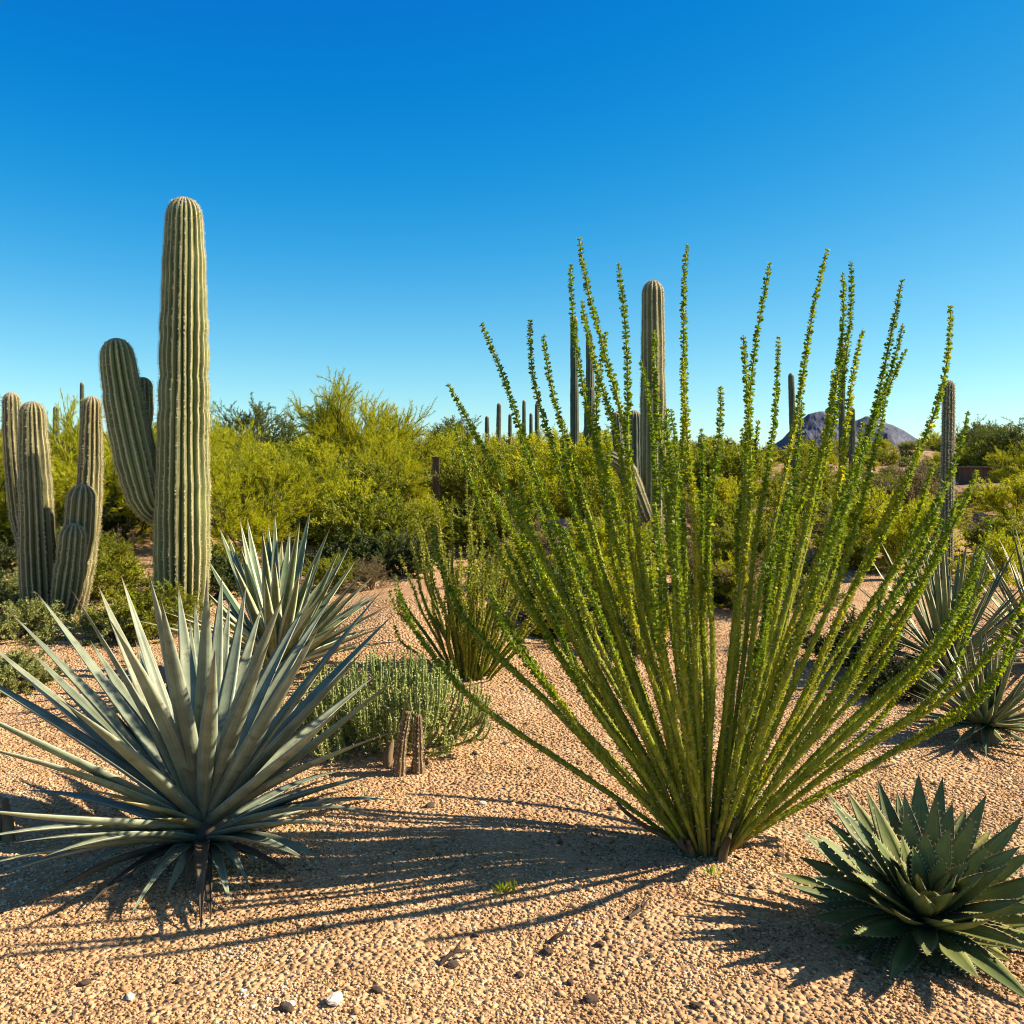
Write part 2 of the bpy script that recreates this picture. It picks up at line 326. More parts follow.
def mountain():
    d = 1500.0; x0, x1 = (700-512)/F*d, (1010-512)/F*d
    prof = [(740, 468), (775, 452), (795, 440), (808, 424), (820, 414), (832, 411), (842, 414), (856, 426), (868, 421), (880, 416), (893, 418), (905, 424), (918, 432), (935, 443), (955, 450), (985, 462)]
    px = np.array([p[0] for p in prof]); ph = (HZ + 3 - np.array([p[1] for p in prof])) / F * d + 2
    nx, ny = 150, 50; xs = np.linspace(x0, x1, nx); vs_ = np.linspace(-1, 1, ny); V = []
    for v in vs_:
        for x in xs:
            h = max(np.interp(x / d * F + 512, px, ph), 0)
            k = max(0, 1 - abs(v)) ** 0.8
            nn = mnoise.fractal(Vector((x*0.02, v*2.2, 3.1)), 0.9, 2.0, 6)
            z = h * k * (1 + 0.22 * nn * (1 - k) * 2) + nn * 3 * k
            V.append((x + mnoise.noise(Vector((x*0.03, v*3, 0)))*4, d + v * 130 + 60, z - 2))
    i, j = np.meshgrid(np.arange(ny-1), np.arange(nx-1), indexing='ij')
    Q = np.stack([i*nx+j, i*nx+j+1, (i+1)*nx+j+1, (i+1)*nx+j], -1).reshape(-1, 4)
    mb = MB(); mb.add(V, Q); o = mb.build('mountain', M_mount, smooth_=False); o['kind'] = 'structure'
mountain()

ico = None
def ico_mesh():
    g = (1 + 5 ** 0.5) / 2
    v = nrm(np.array([(-1,g,0),(1,g,0),(-1,-g,0),(1,-g,0),(0,-1,g),(0,1,g),(0,-1,-g),(0,1,-g),(g,0,-1),(g,0,1),(-g,0,-1),(-g,0,1)], float))
    f = np.array([(0,11,5),(0,5,1),(0,1,7),(0,7,10),(0,10,11),(1,5,9),(5,11,4),(11,10,2),(10,7,6),(7,1,8),(3,9,4),(3,4,2),(3,2,6),(3,6,8),(3,8,9),(4,9,5),(2,4,11),(6,2,10),(8,6,7),(9,8,1)])
    return v, f
IV, IF = ico_mesh()
def gravel():
    n = 230000
    u = R.random(n); d = 2.3 + (9.5 - 2.3) * u ** 1.15
    x = (R.random(n) * 2 - 1) * (0.62 * d + 0.35)
    kp = (np.sin(x*4.3 + 2*np.sin(d*2.9))*np.sin(d*5.7 + 1.5*np.sin(x*3.3)) < 0.35) | (R.random(n) < 0.35); x = x[kp]; d = d[kp]; n = len(x); z = gz(x, d)
    r = (0.0025 + 0.0042 * R.random(n) ** 1.8) * np.where(R.random(n) < 0.012, 2.0, 1) * (0.85 + d * 0.06)
    ang = R.random(n) * 6.283; sc = np.stack([r * (0.8 + 0.6 * R.random(n)), r * (0.7 + 0.4 * R.random(n)), r * (0.5 + 0.35 * R.random(n))], 1)
    V = IV[None] * (1 + 0.22 * R.normal(size=(n, 12, 1))) * sc[:, None, :]
    ca, sa = np.cos(ang)[:, None], np.sin(ang)[:, None]
    V = np.stack([V[..., 0]*ca - V[..., 1]*sa, V[..., 0]*sa + V[..., 1]*ca, V[..., 2]], -1)
    V = V + np.stack([x, d, z + sc[:, 2] * 0.35], 1)[:, None, :]
    Fc = (IF[None] + (np.arange(n) * 12)[:, None, None]).reshape(-1, 3)
    pat = 0.16*np.sin(x*3.1 + 1.3*np.sin(d*2.2))*np.sin(d*4.1 + x) + 0.10*np.sin(x*9 + d*5)
    col = np.repeat(np.stack([np.zeros(n), np.zeros(n), np.clip(R.random(n)*0.95 + pat, 0, 1)], 1), 12, 0)
    mb = MB(); mb.add(V.reshape(-1, 3), Fc, col); o = mb.build('gravel', M_pebble, smooth_=True)
    tag(o, 'tan and cream gravel spread over the desert floor', 'gravel', kind='stuff')
gravel()

# ------------------------------------------------------------------ saguaros
def column_mesh(pts, rads, ribs=20, per=6, nr=90, amp=0.2, spines=True, base=None, seed=0, dome=1.15, sp_len=0.026, sp_step=0.024):
    """a ribbed column along a line, rounded top; pts are world points, rads their radii"""
    rg = np.random.default_rng(seed); pts = np.asarray(pts, float); rads = np.asarray(rads, float)
    if len(rads) != len(pts): rads = np.interp(np.linspace(0, 1, len(pts)), np.linspace(0, 1, len(rads)), rads)
    seg = np.r_[0, np.cumsum(np.linalg.norm(np.diff(pts, axis=0), axis=1))]; L = seg[-1]
    Rt = rads[-1] * dome
    s = np.concatenate([np.linspace(0, L - Rt, nr), L - Rt + Rt * np.sin(np.linspace(0.08, 1, 14) * math.pi / 2)])
    # smooth the line a little
    dense = np.linspace(0, L, 60); dp = np.stack([np.interp(dense, seg, pts[:, k]) for k in range(3)], 1); dr = np.interp(dense, seg, rads)
    for _ in range(6):
        dp[1:-1] = (dp[:-2] + 2*dp[1:-1] + dp[2:]) / 4; dr[1:-1] = (dr[:-2] + 2*dr[1:-1] + dr[2:]) / 4
    c = np.stack([np.interp(s, dense, dp[:, k]) for k in range(3)], 1)
    r = np.interp(s, dense, dr) * (1 + 0.012 * np.sin(s * 9 + seed) + 0.012 * np.sin(s * 21 + seed * 2))
    for s0 in rg.uniform(0.15, 0.85, 4)*L: r = r*(1 - rg.uniform(0.02, 0.055)*np.exp(-((s - s0)/0.035)**2)) * np.where(s > s0, 1 - rg.uniform(-0.008, 0.02), 1)
    top = s > L - Rt; r[top] = r[top] * np.sqrt(np.clip(1 - ((s[top] - (L - Rt)) / Rt) ** 2, 0.0004, 1))
    T, A, B = frames(c)
    n = ribs * per; th = np.arange(n) * 2 * math.pi / n; tw = 0.05 * np.sin(s * 1.3 + seed)
    cr = np.abs(np.cos(ribs * th / 2)) ** 0.75
    prof = 1 - amp * (1 - cr)
    TH = th[None, :] + tw[:, None] + 0.035*np.sin(3*th[None, :] + seed*1.7) + 0.02*np.sin(7*th[None, :] + s[:, None]*1.1 + seed)
    wob = 1 + 0.02 * np.sin(2 * th[None, :] + s[:, None] * 2 + seed)
    V = c[:, None, :] + (r[:, None] * (1 - (1 - prof[None, :])*(1 + 0.35*np.sin(s[:, None]*3.1 + 2*th[None, :] + seed))) * wob)[..., None] * (np.cos(TH)[..., None] * A[:, None, :] + np.sin(TH)[..., None] * B[:, None, :])
    m = len(s); i, j = np.meshgrid(np.arange(m-1), np.arange(n), indexing='ij'); j2 = (j + 1) % n
    Q = np.stack([i*n+j, i*n+j2, (i+1)*n+j2, (i+1)*n+j], -1).reshape(-1, 4)
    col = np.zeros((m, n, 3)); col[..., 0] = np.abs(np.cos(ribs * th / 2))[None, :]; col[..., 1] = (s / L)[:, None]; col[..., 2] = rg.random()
    mb = MB(); Vf = np.vstack([V.reshape(-1, 3), c[-1] + T[-1] * r[-1] * 0.2]); colf = np.vstack([col.reshape(-1, 3), [[0.6, 1, 0]]])
    F3 = [[(m-1)*n + k, (m-1)*n + (k+1) % n, m*n] for k in range(n)]
    mb.add34(Vf, F3, Q, colf)
    sp = None
    if spines:
        ss = np.arange(0.05, L - 0.02, sp_step); k = np.arange(ribs) * per
        S, K = np.meshgrid(ss, k, indexing='ij'); S = S + rg.normal(size=S.shape) * 0.004; S = S.ravel(); K = K.ravel()
        f = np.interp(S, s, np.arange(m)); i0 = np.clip(f.astype(int), 0, m-2); t = (f - i0)[:, None]
        pos = V[i0, K] * (1 - t) + V[i0+1, K] * t; out = nrm(pos - (c[i0] * (1 - t) + c[i0+1] * t)); ax = T[i0]; side = np.cross(ax, out)
        sp = MB()
        for q in range(5):
            a = rg.random(len(pos)) * 6.283
            D = nrm(out * (0.35 + 0.8 * rg.random((len(pos), 1))) + np.cos(a)[:, None] * ax * 0.9 + np.sin(a)[:, None] * side * 0.9)
            W = nrm(np.cross(D, out)); colr = np.zeros((len(pos), 3)); colr[:, 2] = rg.random(len(pos))
            kites(sp, pos - D * 0.002, D, W, sp_len * (0.5 + 0.7 * rg.random(len(pos))), 0.0042 * sp_len / 0.026, colr)
    return mb, sp
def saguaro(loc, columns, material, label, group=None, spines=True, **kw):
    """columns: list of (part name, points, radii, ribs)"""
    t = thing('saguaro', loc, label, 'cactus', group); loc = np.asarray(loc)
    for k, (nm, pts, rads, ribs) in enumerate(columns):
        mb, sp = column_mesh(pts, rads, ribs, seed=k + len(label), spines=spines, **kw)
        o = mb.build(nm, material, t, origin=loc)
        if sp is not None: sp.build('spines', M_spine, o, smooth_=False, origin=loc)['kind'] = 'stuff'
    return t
def pl(d, *pp):      # list of (px, py[, depth offset]) -> world points at depth d
    return [P(p[0], p[1], d + (p[2] if len(p) > 2 else 0)) for p in pp]
def pr(d, *r): return [v / F * d for v in r]

D1 = 9.2
b1 = at_d(182, D1)
saguaro(b1, [
    ('trunk', [b1 - UP*0.1] + pl(D1, (181, 600), (182, 555), (182, 515), (183, 490), (183, 450), (184, 400), (184, 350), (184, 310), (184, 300), (184, 260), (184, 230), (184, 197)),
     pr(D1, 22, 25, 27.5, 28, 27, 25.5, 24.5, 23.5, 23, 21.6, 21.2, 20, 18.5, 17), 22),
    ('arm', pl(D1, (172, 517, 0.12), (158, 515, 0.05), (147, 505), (139, 472), (132, 440), (125, 405), (119, 370), (115, 338)), pr(D1, 7, 12, 17, 20.5, 21, 20, 18, 15.5), 18),
    ('arm', pl(D1, (133, 470, 0.16), (140, 440, 0.16), (143, 410, 0.16), (143, 377, 0.16)), pr(D1, 6, 10, 10.5, 9.5), 12),
], M_sag, 'tallest green saguaro with one thick upturned arm behind the blue agave')
D2 = 9.5
b2 = at_d(40, D2)
saguaro(b2, [
    ('trunk', [b2 - UP*0.1] + pl(D2, (40, 610), (38, 560), (36, 500), (33, 440), (33, 436), (32, 401)), pr(D2, 17, 18, 18.5, 16.5, 14.5, 12.8, 11.5), 17),
    ('arm', pl(D2, (30, 560, 0.25), (20, 520, 0.35), (15, 470, 0.35), (12, 430, 0.35), (11, 392, 0.35)), pr(D2, 8, 10, 10, 9.5, 8.5), 13),
], M_sagb, 'thick brownish saguaro with a slimmer column behind it at the left edge')
b3 = at_d(64, D2 + 0.2)
saguaro(b3, [
    ('trunk', [b3 - UP*0.1] + pl(D2 + 0.2, (70, 610), (80, 560), (88, 510), (91, 460), (91, 434), (91, 430), (92, 396)), pr(D2, 15, 16, 16, 13.5, 12, 11, 10.5, 9.5), 15),
    ('arm', pl(D2, (70, 600, -0.05), (74, 570, -0.08), (80, 530, -0.1), (83, 484, -0.1)), pr(D2, 10, 14, 15.5, 14), 14),
    ('arm', pl(D2, (62, 620, -0.2), (67, 590, -0.25), (71, 560, -0.27), (74, 523, -0.27)), pr(D2, 9, 14, 14.5, 12.5), 13),
], M_sagb, 'leaning brown saguaro with two stubby arms beside the thick brown column')
def far_sag(px, top, wpx, d, label, lean=0, arms=(), group='saguaros far behind on the desert slope', m=None, spines=False):
    b = at_d(px, d); t = P(px + lean, top, d); r = wpx / 2 / F * d
    ln = t - b; cols = [('trunk', [b - UP*0.2, b + ln*0.15, b + ln*0.5, b + ln*0.85, t], [r*0.8, r*0.95, r*1.05, r, r*0.9], 14)]
    for pp, rr in arms: cols.append(('arm', pl(d, *pp), pr(d, *rr), 11))
    return saguaro(b, cols, m or M_sagd, label, group, spines, per=5, nr=40)
far_sag(653, 280, 25, 14, 'tall ribbed brown saguaro rising behind the ocotillo branches', arms=[([(648, 520, -0.1), (640, 500, -0.15), (628, 468, -0.2), (606, 455, -0.2)], (7, 8, 8, 7))], m=M_sagb, spines=True)
far_sag(634, 410, 17, 16, 'dark squat saguaro with a forked top behind the ocotillo, left of the tall brown one', arms=[([(634, 500, -0.2), (622, 470, -0.3), (618, 440, -0.3), (616, 412, -0.3)], (5, 6, 6, 5))])
far_sag(575, 316, 8.5, 20, 'slender dark saguaro pole showing between left ocotillo wands', -1)
far_sag(588, 385, 11, 19.5, 'slender saguaro with a thin pointed tip right of the dark pole', 2, arms=[([(590, 392), (590, 370), (589, 332)], (4.6, 4.2, 3.2))])
for px, top, wd, d, lab, ln in ((487, 416, 4.5, 42, 'leftmost short saguaro of the distant row left of the ocotillo', 0), (498, 403, 4.8, 40, 'tall thick saguaro, second in the distant row left of the ocotillo', 1),
        (510, 414, 3.8, 44, 'short saguaro, third in the distant row left of the ocotillo', 0), (524, 400, 4, 41, 'tallest saguaro of the distant row left of the ocotillo', 0), (531, 413, 3.6, 46, 'shortest saguaro among the last three of the distant row', 0), (537, 403, 4.6, 43, 'rightmost saguaro of the distant row left of the ocotillo', 0),
        (56, 406, 6, 30, 'small far saguaro left of the pair between brown cacti', 0), (68, 412, 5.5, 31, 'small far saguaro right of the pair between brown cacti', 1), (82, 382, 4.5, 26, 'thin far saguaro just left of the leaning brown cactus', 0),
        (794, 373, 6.5, 34, 'slightly leaning far saguaro left of the mountain top', -3), (842, 343, 6.5, 30, 'far saguaro pole standing before the mountain peak', 0), (852, 407, 6.5, 30.5, 'short far saguaro close to the pole before the mountain', 0)):
    far_sag(px, top, wd, d, lab, ln)
far_sag(946, 380, 12.5, 11.5, 'dark lone saguaro right of the ocotillo near the right edge', 3, group=None, m=M_sagd, spines=True)

# ------------------------------------------------------------------ sword leaved rosettes
def blade(mb, base, tip, W, sag=0.0, axis_up=UP, gut=0.35, thick=0.008, n=14, leaf_tone=0.5, teeth=0, wmax=0.35, tooth=0.012, twist=0.0, wbase=0.75, out=None):
    base = np.asarray(base, float); tip = np.asarray(tip, float); d = tip - base; L = np.linalg.norm(d); dn = d / L
    up_ = nrm(axis_up - dn * np.dot(axis_up, dn)) if abs(np.dot(axis_up, dn)) < 0.995 else np.array([0, -1.0, 0])
    mid = base + d * 0.5 + up_ * sag * L
    t = np.linspace(0, 1, n) ; tt = t[:, None]
    c = (1-tt)**2*base + 2*(1-tt)*tt*(mid + up_*sag*L) + tt**2*tip
    T = nrm(np.gradient(c, axis=0))
    hub = nrm(np.cross(T, np.broadcast_to(up_, T.shape))); side = hub
    N = np.cross(side, T)
    if twist:
        a = twist * t; side, N = side*np.cos(a)[:, None] + N*np.sin(a)[:, None], N*np.cos(a)[:, None] - side*np.sin(a)[:, None]
    wp = np.where(t < wmax, wbase + (1 - wbase) * np.sin(t / wmax * math.pi / 2), np.clip(1 - ((t - wmax) / (1 - wmax)) ** 1.55, 0, 1)); wp[-1] = 0.02
    hw = W / 2 * wp
    us = np.array([-1, -0.55, 0, 0.55, 1]); ub = np.array([0.6, 0, -0.6])
    gutter = gut * (1 - 0.5 * t)
    top = c[:, None, :] + side[:, None, :] * (hw[:, None] * us)[..., None] + N[:, None, :] * ((hw * gutter)[:, None] * (us**2)[None, :])[..., None]
    th = thick * np.clip(1.8 - 1.5 * t, 0.15, 2)
    bot = c[:, None, :] + side[:, None, :] * (hw[:, None] * ub)[..., None] + N[:, None, :] * ((hw * gutter)[:, None] * (ub**2)[None, :] - (th * np.clip(wp * 1.5, 0, 1))[:, None] * (1.1 - ub**2)[None, :])[..., None]
    V = np.concatenate([top, bot], 1); k = 8
    col = np.zeros((n, k, 3)); col[..., 0] = np.abs(np.r_[us, ub])[None, :]; col[..., 1] = t[:, None]; col[..., 2] = leaf_tone
    i, j = np.meshgrid(np.arange(n-1), np.arange(k), indexing='ij'); j2 = (j+1) % k
    Q = np.stack([i*k+j, i*k+j2, (i+1)*k+j2, (i+1)*k+j], -1).reshape(-1, 4)
    mb.add(V.reshape(-1, 3), Q, col.reshape(-1, 3))
    if teeth:
        tp = np.linspace(0.18, 0.94, teeth)
        for sgn, ci in ((-1, 0), (1, 4)):
            e = np.stack([np.interp(tp, t, top[:, ci, q]) for q in range(3)], 1); TT = np.stack([np.interp(tp, t, T[:, q]) for q in range(3)], 1); SS = np.stack([np.interp(tp, t, side[:, q]) for q in range(3)], 1) * sgn
            D = nrm(SS + TT * 0.5); a = e - TT*tooth*0.4; b_ = e + TT*tooth*0.4; p_ = e + D*tooth
            VV = np.stack([a, b_, p_], 1).reshape(-1, 3); q = np.arange(teeth)*3; cc = np.zeros((teeth*3, 3)); cc[:, 0] = 1; cc[:, 1] = 0.4; cc[:, 2] = leaf_tone
            mb.add(VV, np.stack([q, q+1, q+2], 1), cc)
    return c
def rosette(name, loc, label, cat, material, leaves, group=None, core=0.06, coreh=0.12):
    """leaves: list of dicts(tip, W, base...)"""
    loc = np.asarray(loc, float); t = thing(name, loc, label, cat, group)
    for lf in leaves:
        lf = dict(lf); m = lf.pop('mat', material); lab = lf.pop('label', None)
        mb = MB(); blade(mb, **lf); o = mb.build('leaf', m, t, origin=loc)
        if lab: o['label'] = lab
    mb = MB(); tube(mb, [loc - UP*0.05, loc + UP*coreh*0.4, loc + UP*coreh], [core*1.1, core, core*0.5], 10, (0.3, 0.3, 0.4)); mb.build('stem', M_dryleaf, t, origin=loc)
    return t
def solve_tip(c0, px, py, d, L, sgn):
    """tip in that viewing direction at distance L from the rosette centre, nearer (sgn<0) or farther"""
    best = None
    for off in np.linspace(0, 1.3, 66):
        p = P(px, py, d + sgn*off); e = abs(np.linalg.norm(p - c0) - L)
        if best is None or e < best[0]: best = (e, p)
    return best[1]

# the big blue agave in front
DA = 4.06
ca = at_d(203, DA); hub = ca + UP*0.075
big = []
upr = [(10,612,1),(37,593,1),(68,585,-1),(98,585,1),(121,575,1),(148,571,-1),(178,585,1),(207,578,-1),(222,576,1),(246,586,1),(285,592,-1),(308,600,1),(330,600,1),(385,587,1),(396,612,1),(366,648,-1),(404,671,-1),(376,675,1),(396,731,-1),(-60,655,1),(-70,690,-1),(-75,735,-1),(-60,806,-1),
       (55,622,1),(135,640,1),(160,610,1),(235,640,1),(262,606,1),(340,640,1),(30,650,1),(190,620,1),(300,660,1),(90,640,1),(-15,640,1),(215,650,-1),(160,596,-1),(195,600,1),(270,640,-1),(320,625,-1),(110,620,-1),(230,600,1),(60,700,-1),(345,705,-1)]
for k, (px, py, sg) in enumerate(upr):
    L = R.uniform(1.12, 1.28) if px > 0 else R.uniform(1.25, 1.4); tip = solve_tip(hub, px, py, DA, L, sg)
    dirr = nrm(tip - hub); h = np.array([dirr[0], dirr[1], 0]); bb = hub + h*0.06 + UP*(0.02 + 0.06*max(dirr[2], 0))
    big.append(dict(base=bb, tip=tip, W=R.uniform(0.064, 0.086), sag=R.uniform(-0.015, 0.03), leaf_tone=R.uniform(0, 0.75), gut=R.uniform(0.3, 0.55), n=16, thick=0.011, wmax=0.42))
# low leaves lying out sideways
for px, py, sg in ((391,772,-1),(398,800,-1),(336,823,-1),(365,846,1),(12,843,-1),(-20,866,-1),(40,858,-1),(310,862,-1),(20,790,1),(350,790,1),(-40,842,-1),(-30,885,-1),(385,830,1),(370,812,-1)):
    tip = solve_tip(hub, px, py, DA, R.uniform(0.9, 1.05), sg); tip[2] = max(tip[2], gz(tip[0], tip[1]) + 0.02)
    bb = hub + nrm(tip-hub)*0.05 - UP*0.03
    big.append(dict(base=bb, tip=tip, W=R.uniform(0.055, 0.075), sag=R.uniform(0.02, 0.06), leaf_tone=R.uniform(0, 0.5), gut=0.5, n=14, thick=0.009))
# drooping ones on the ground towards the camera
for px, py in ((78,919),(127,928),(164,905),(201,938),(211,926),(231,914),(100,900),(60,890),(262,870),(295,882),(145,893),(185,900),(325,866),(40,905),(250,893)):
    g = at(px, py); g[2] += 0.012
    bb = hub + nrm(g-hub)*0.05 - UP*0.03
    lf = dict(base=bb, tip=g, W=R.uniform(0.032, 0.06), sag=R.uniform(0.05, 0.15), leaf_tone=R.uniform(0.0, 0.6), gut=0.6, n=14, thick=0.008, twist=R.uniform(-1.6, 1.6))
    if R.random() < 0.45: lf.update(mat=M_dryleaf, label='withered brown agave leaf drooping to the ground')
    big.append(lf)
for px, py in ((152,819),(78,788),(110,800)):
    tip = solve_tip(hub, px, py, DA, 0.45 if px > 140 else 0.62, -1)
    big.append(dict(base=hub, tip=tip, W=0.07, sag=0.03, leaf_tone=0.97, gut=0.5, n=12, label='yellowing short agave leaf'))
rosette('agave', ca, 'large blue green agave with long sword leaves in the left foreground', 'agave', M_agave, big, core=0.09, coreh=0.2)

# second agave behind it
DB = 6.9
cb = at_d(275, DB); hubb = cb + UP*0.12; lv = []
for k, (px, py, sg) in enumerate([(219,527,1),(232,560,-1),(247,518,1),(262,530,-1),(268,524,1),(282,540,1),(300,520,-1),(296,545,1),(325,538,1),(340,548,-1),(356,560,1),(366,570,-1),(385,592,1),(388,606,-1),(372,590,1),(208,560,1),(205,590,-1),(228,535,1),(315,560,-1),(255,550,1),(240,545,-1),(350,590,-1),(390,625,-1),(210,610,-1),(275,560,-1),(335,575,-1),(290,530,1),(310,512,1),(330,528,-1),(350,545,1),(362,585,-1),(375,575,1),(383,610,-1),(300,570,-1),(265,575,-1),(320,600,-1),(345,620,-1),(365,640,-1),(240,520,1),(275,515,1)]):
    tip = solve_tip(hubb, px, py, DB, R.uniform(1.1, 1.25), sg); dirr = nrm(tip-hubb)
    lv.append(dict(base=hubb + np.array([dirr[0], dirr[1], 0])*0.07, tip=tip, W=R.uniform(0.075, 0.10), sag=R.uniform(-0.02, 0.03), leaf_tone=R.random(), gut=R.uniform(0.3, 0.6), n=12, thick=0.01, wmax=0.4))
for k in range(22):
    a = R.random()*6.283; e = math.radians(R.uniform(-3, 40)); L = R.uniform(0.8, 1.1)
    tip = hubb + L*np.array([math.cos(a)*math.cos(e), math.sin(a)*math.cos(e), math.sin(e)]); tip[2] = max(tip[2], gz(tip[0], tip[1]) + 0.03)
    lv.append(dict(base=hubb + nrm(tip-hubb)*0.05, tip=tip, W=R.uniform(0.06, 0.085), sag=0.03, leaf_tone=R.random(), gut=0.5, n=12))
rosette('agave', cb, 'pale striped agave standing behind the large blue agave', 'agave', M_agave2, lv, core=0.1, coreh=0.2)

# toothed agave in the right foreground
cc = at(925, 942); hubc = cc + UP*0.10; lv = []
axis = nrm(np.array([-0.08, -0.5, 1.0])); ax1 = nrm(np.cross(axis, [0, 1, 0])); ax2 = np.cross(axis, ax1)
NL = 99
for k in range(NL):
    f = (k + 0.5) / NL; a = k * 2.39996 + 0.3; e = math.radians(76 - 90 * f ** 0.8 + R.normal()*4)
    L = (0.20 + 0.25 * math.sin(min(f*1.7, 1) * math.pi/2)) * R.uniform(0.9, 1.12); L *= 1 - 0.22*max(0, f-0.7)/0.3
    d = math.cos(e)*(math.cos(a)*ax1 + math.sin(a)*ax2) + math.sin(e)*axis
    if f > 0.55 and d[1] < 0: L *= 1 - 0.36*(-d[1])
    tip = hubc + L*d; tip[2] = max(tip[2], gz(tip[0], tip[1]) + 0.015)
    bb = hubc + 0.05*(math.cos(a)*ax1 + math.sin(a)*ax2) * (0.3 + f) - axis*0.06*f
    lv.append(dict(base=bb, tip=tip, W=R.uniform(0.066, 0.085), sag=R.uniform(-0.05, 0.02) + 0.06*max(0, f-0.6), axis_up=axis, leaf_tone=np.clip(R.uniform(0, 0.6) + 0.4*max(0, d[0]), 0, 1), gut=R.uniform(0.35, 0.6), n=12, thick=0.009, teeth=13, wmax=0.5, tooth=0.010, wbase=0.72))  # sun-side light painted into the tone: leaves pointing right are paler
for k in range(10):
    a = R.uniform(3.3, 6.1); tip = cc + R.uniform(0.2, 0.34)*np.array([math.cos(a), math.sin(a), 0]); tip[2] = gz(tip[0], tip[1]) + 0.02
    lv.append(dict(base=hubc - UP*0.06, tip=tip, W=0.03, sag=0.03, leaf_tone=R.random(), gut=0.5, n=8, mat=M_dryleaf, label='dead brown leaf under the rosette'))
rosette('agave', cc, 'low dark green agave with toothed leaf edges in the right foreground', 'agave', M_agave3, lv, core=0.09, coreh=0.12)

def round_rosette(px, py, L, n, W, label, material, emin=-8, emax=88, name='yucca', cat='yucca', sag=0.0, seed=0, thin=0.45, coreh=0.12, group=None, hubh=0.1, teeth=0):
    c0 = at(px, py); hb = c0 + UP*hubh; lv = []
    for k in range(n):
        f = (k+0.5)/n; a = k*2.39996 + seed; e = math.radians(emax - (emax-emin)*f**0.9 + R.normal()*5); l = L*R.uniform(0.85, 1.12)
        d = np.array([math.cos(a)*math.cos(e), math.sin(a)*math.cos(e), math.sin(e)]); tip = hb + l*d; tip[2] = max(tip[2], gz(tip[0], tip[1]) + 0.02)
        lv.append(dict(base=hb + 0.04*np.array([math.cos(a), math.sin(a), 0]), tip=tip, W=W*R.uniform(0.8, 1.15), sag=sag + R.uniform(-0.02, 0.03), leaf_tone=R.random(), gut=thin, n=9, thick=0.005, wmax=0.3, teeth=teeth, tooth=0.009))
    return rosette(name, c0, label, cat, material, lv, core=0.07, coreh=coreh, group=group)
round_rosette(985, 742, 0.50, 97, 0.040, 'round spiky yucca with pale edged leaves at the right edge', M_yucca, -14, 88, seed=1, teeth=0)
round_rosette(948, 680, 0.95, 88, 0.042, 'tall yucca with long pale edged swords behind the dark saguaro side of the ocotillo', M_yucca, 5, 88, seed=2)
round_rosette(1044, 668, 1.0, 70, 0.045, 'yucca mostly cut off by the right edge of the picture', M_yucca, 5, 85, seed=4)

# ------------------------------------------------------------------ wand plants (ocotillo)
def wand(pts, r0, r1, mbs, mbl, mbp, leaf=0.024, step=0.013, per=4, bare=0.10, seed=0, beads=True, tone=0.5):
    pts = np.asarray(pts, float); seg = np.r_[0, np.cumsum(np.linalg.norm(np.diff(pts, axis=0), axis=1))]; L = seg[-1]
    m = len(pts); rad = np.interp(np.linspace(0, 1, m), [0, 0.12, 0.35, 0.6, 0.78, 1], np.array([0.8, 0.85, 1.05, 0.9, 0.42, 0.22])*r0)*(1 + 0.06*R.normal(size=m)); n0 = 8; colr = np.zeros((m*n0 + 1, 3)); colr[:-1, 1] = np.repeat(seg / L, n0); colr[-1, 1] = 1
    tube(mbs, pts, rad, n0, colr)
    T, A, B = frames(pts)
    s = [];  u = L*bare
    while u < L:
        f = u / L; s.append(u); u += step * (1 + (1.0 if beads else 0.3) * float(smooth(0.5, 0.8, f)))
    s = np.array(s); f = s / L; per2 = per + 8
    S = np.repeat(s, per2); ff = S / L
    keep = (np.tile(np.arange(per2), len(s)) < np.repeat(np.where(f > 0.55, per2, per), per2)) & (R.random(len(S)) < np.clip(0.55 + (ff - bare)*3, 0, 1)); S = S[keep]; ff = ff[keep]; n = len(S); S = np.clip(S + R.normal(size=n)*step*(0.25 + 0.15*ff), 0, L); ff = S / L
    ip = lambda X: np.stack([np.interp(S, seg, X[:, q]) for q in range(3)], 1)
    c = ip(pts); t = nrm(ip(T)); a1 = nrm(ip(A)); b1 = np.cross(t, a1)
    a = R.random(n)*6.283; o = np.cos(a)[:, None]*a1 + np.sin(a)[:, None]*b1
    up = (1.0 + 0.9*R.random(n) - 0.85*smooth(0.5, 0.8, ff))[:, None]; D = nrm(o + t*up + R.normal(size=(n, 3))*(0.14 + 0.22*smooth(0.5, 0.8, ff))[:, None])
    sd_ = nrm(np.cross(D, t)); sd_ = nrm(sd_ + np.cross(D, sd_)*R.normal(size=(n, 1))*0.5)
    r = np.interp(ff, np.linspace(0, 1, m), rad)[:, None]
    ln = leaf*(0.65 + 0.6*R.random(n))*np.interp(ff, [0, 0.3, 0.6, 0.78, 0.97, 1], [0.5, 0.6, 0.7, 1.0, 0.85, 0.6])
    col = np.zeros((n, 3)); col[:, 1] = ff; col[:, 2] = np.clip(tone + R.normal(size=n)*0.17 - 0.32*smooth(0.55, 0.85, ff) + 0.08, 0, 1)  # backlit look of the upper leaves put into their darker tone
    kites(mbl, c + o*r*0.93, D, sd_, ln, ln*(0.66 + 0.4*smooth(0.5, 0.75, ff)), col, bend=-0.12, wid=0.64)
    # spines
    k = R.random(n) < 0.16; q = k.sum(); D2 = nrm(o[k] + t[k]*0.5 + R.normal(size=(q, 3))*0.35); cl = np.zeros((q, 3)); cl[:, 2] = R.random(q)
    kites(mbp, c[k] + o[k]*r[k]*0.8, D2, perp(D2), leaf*1.0, 0.0034, cl)
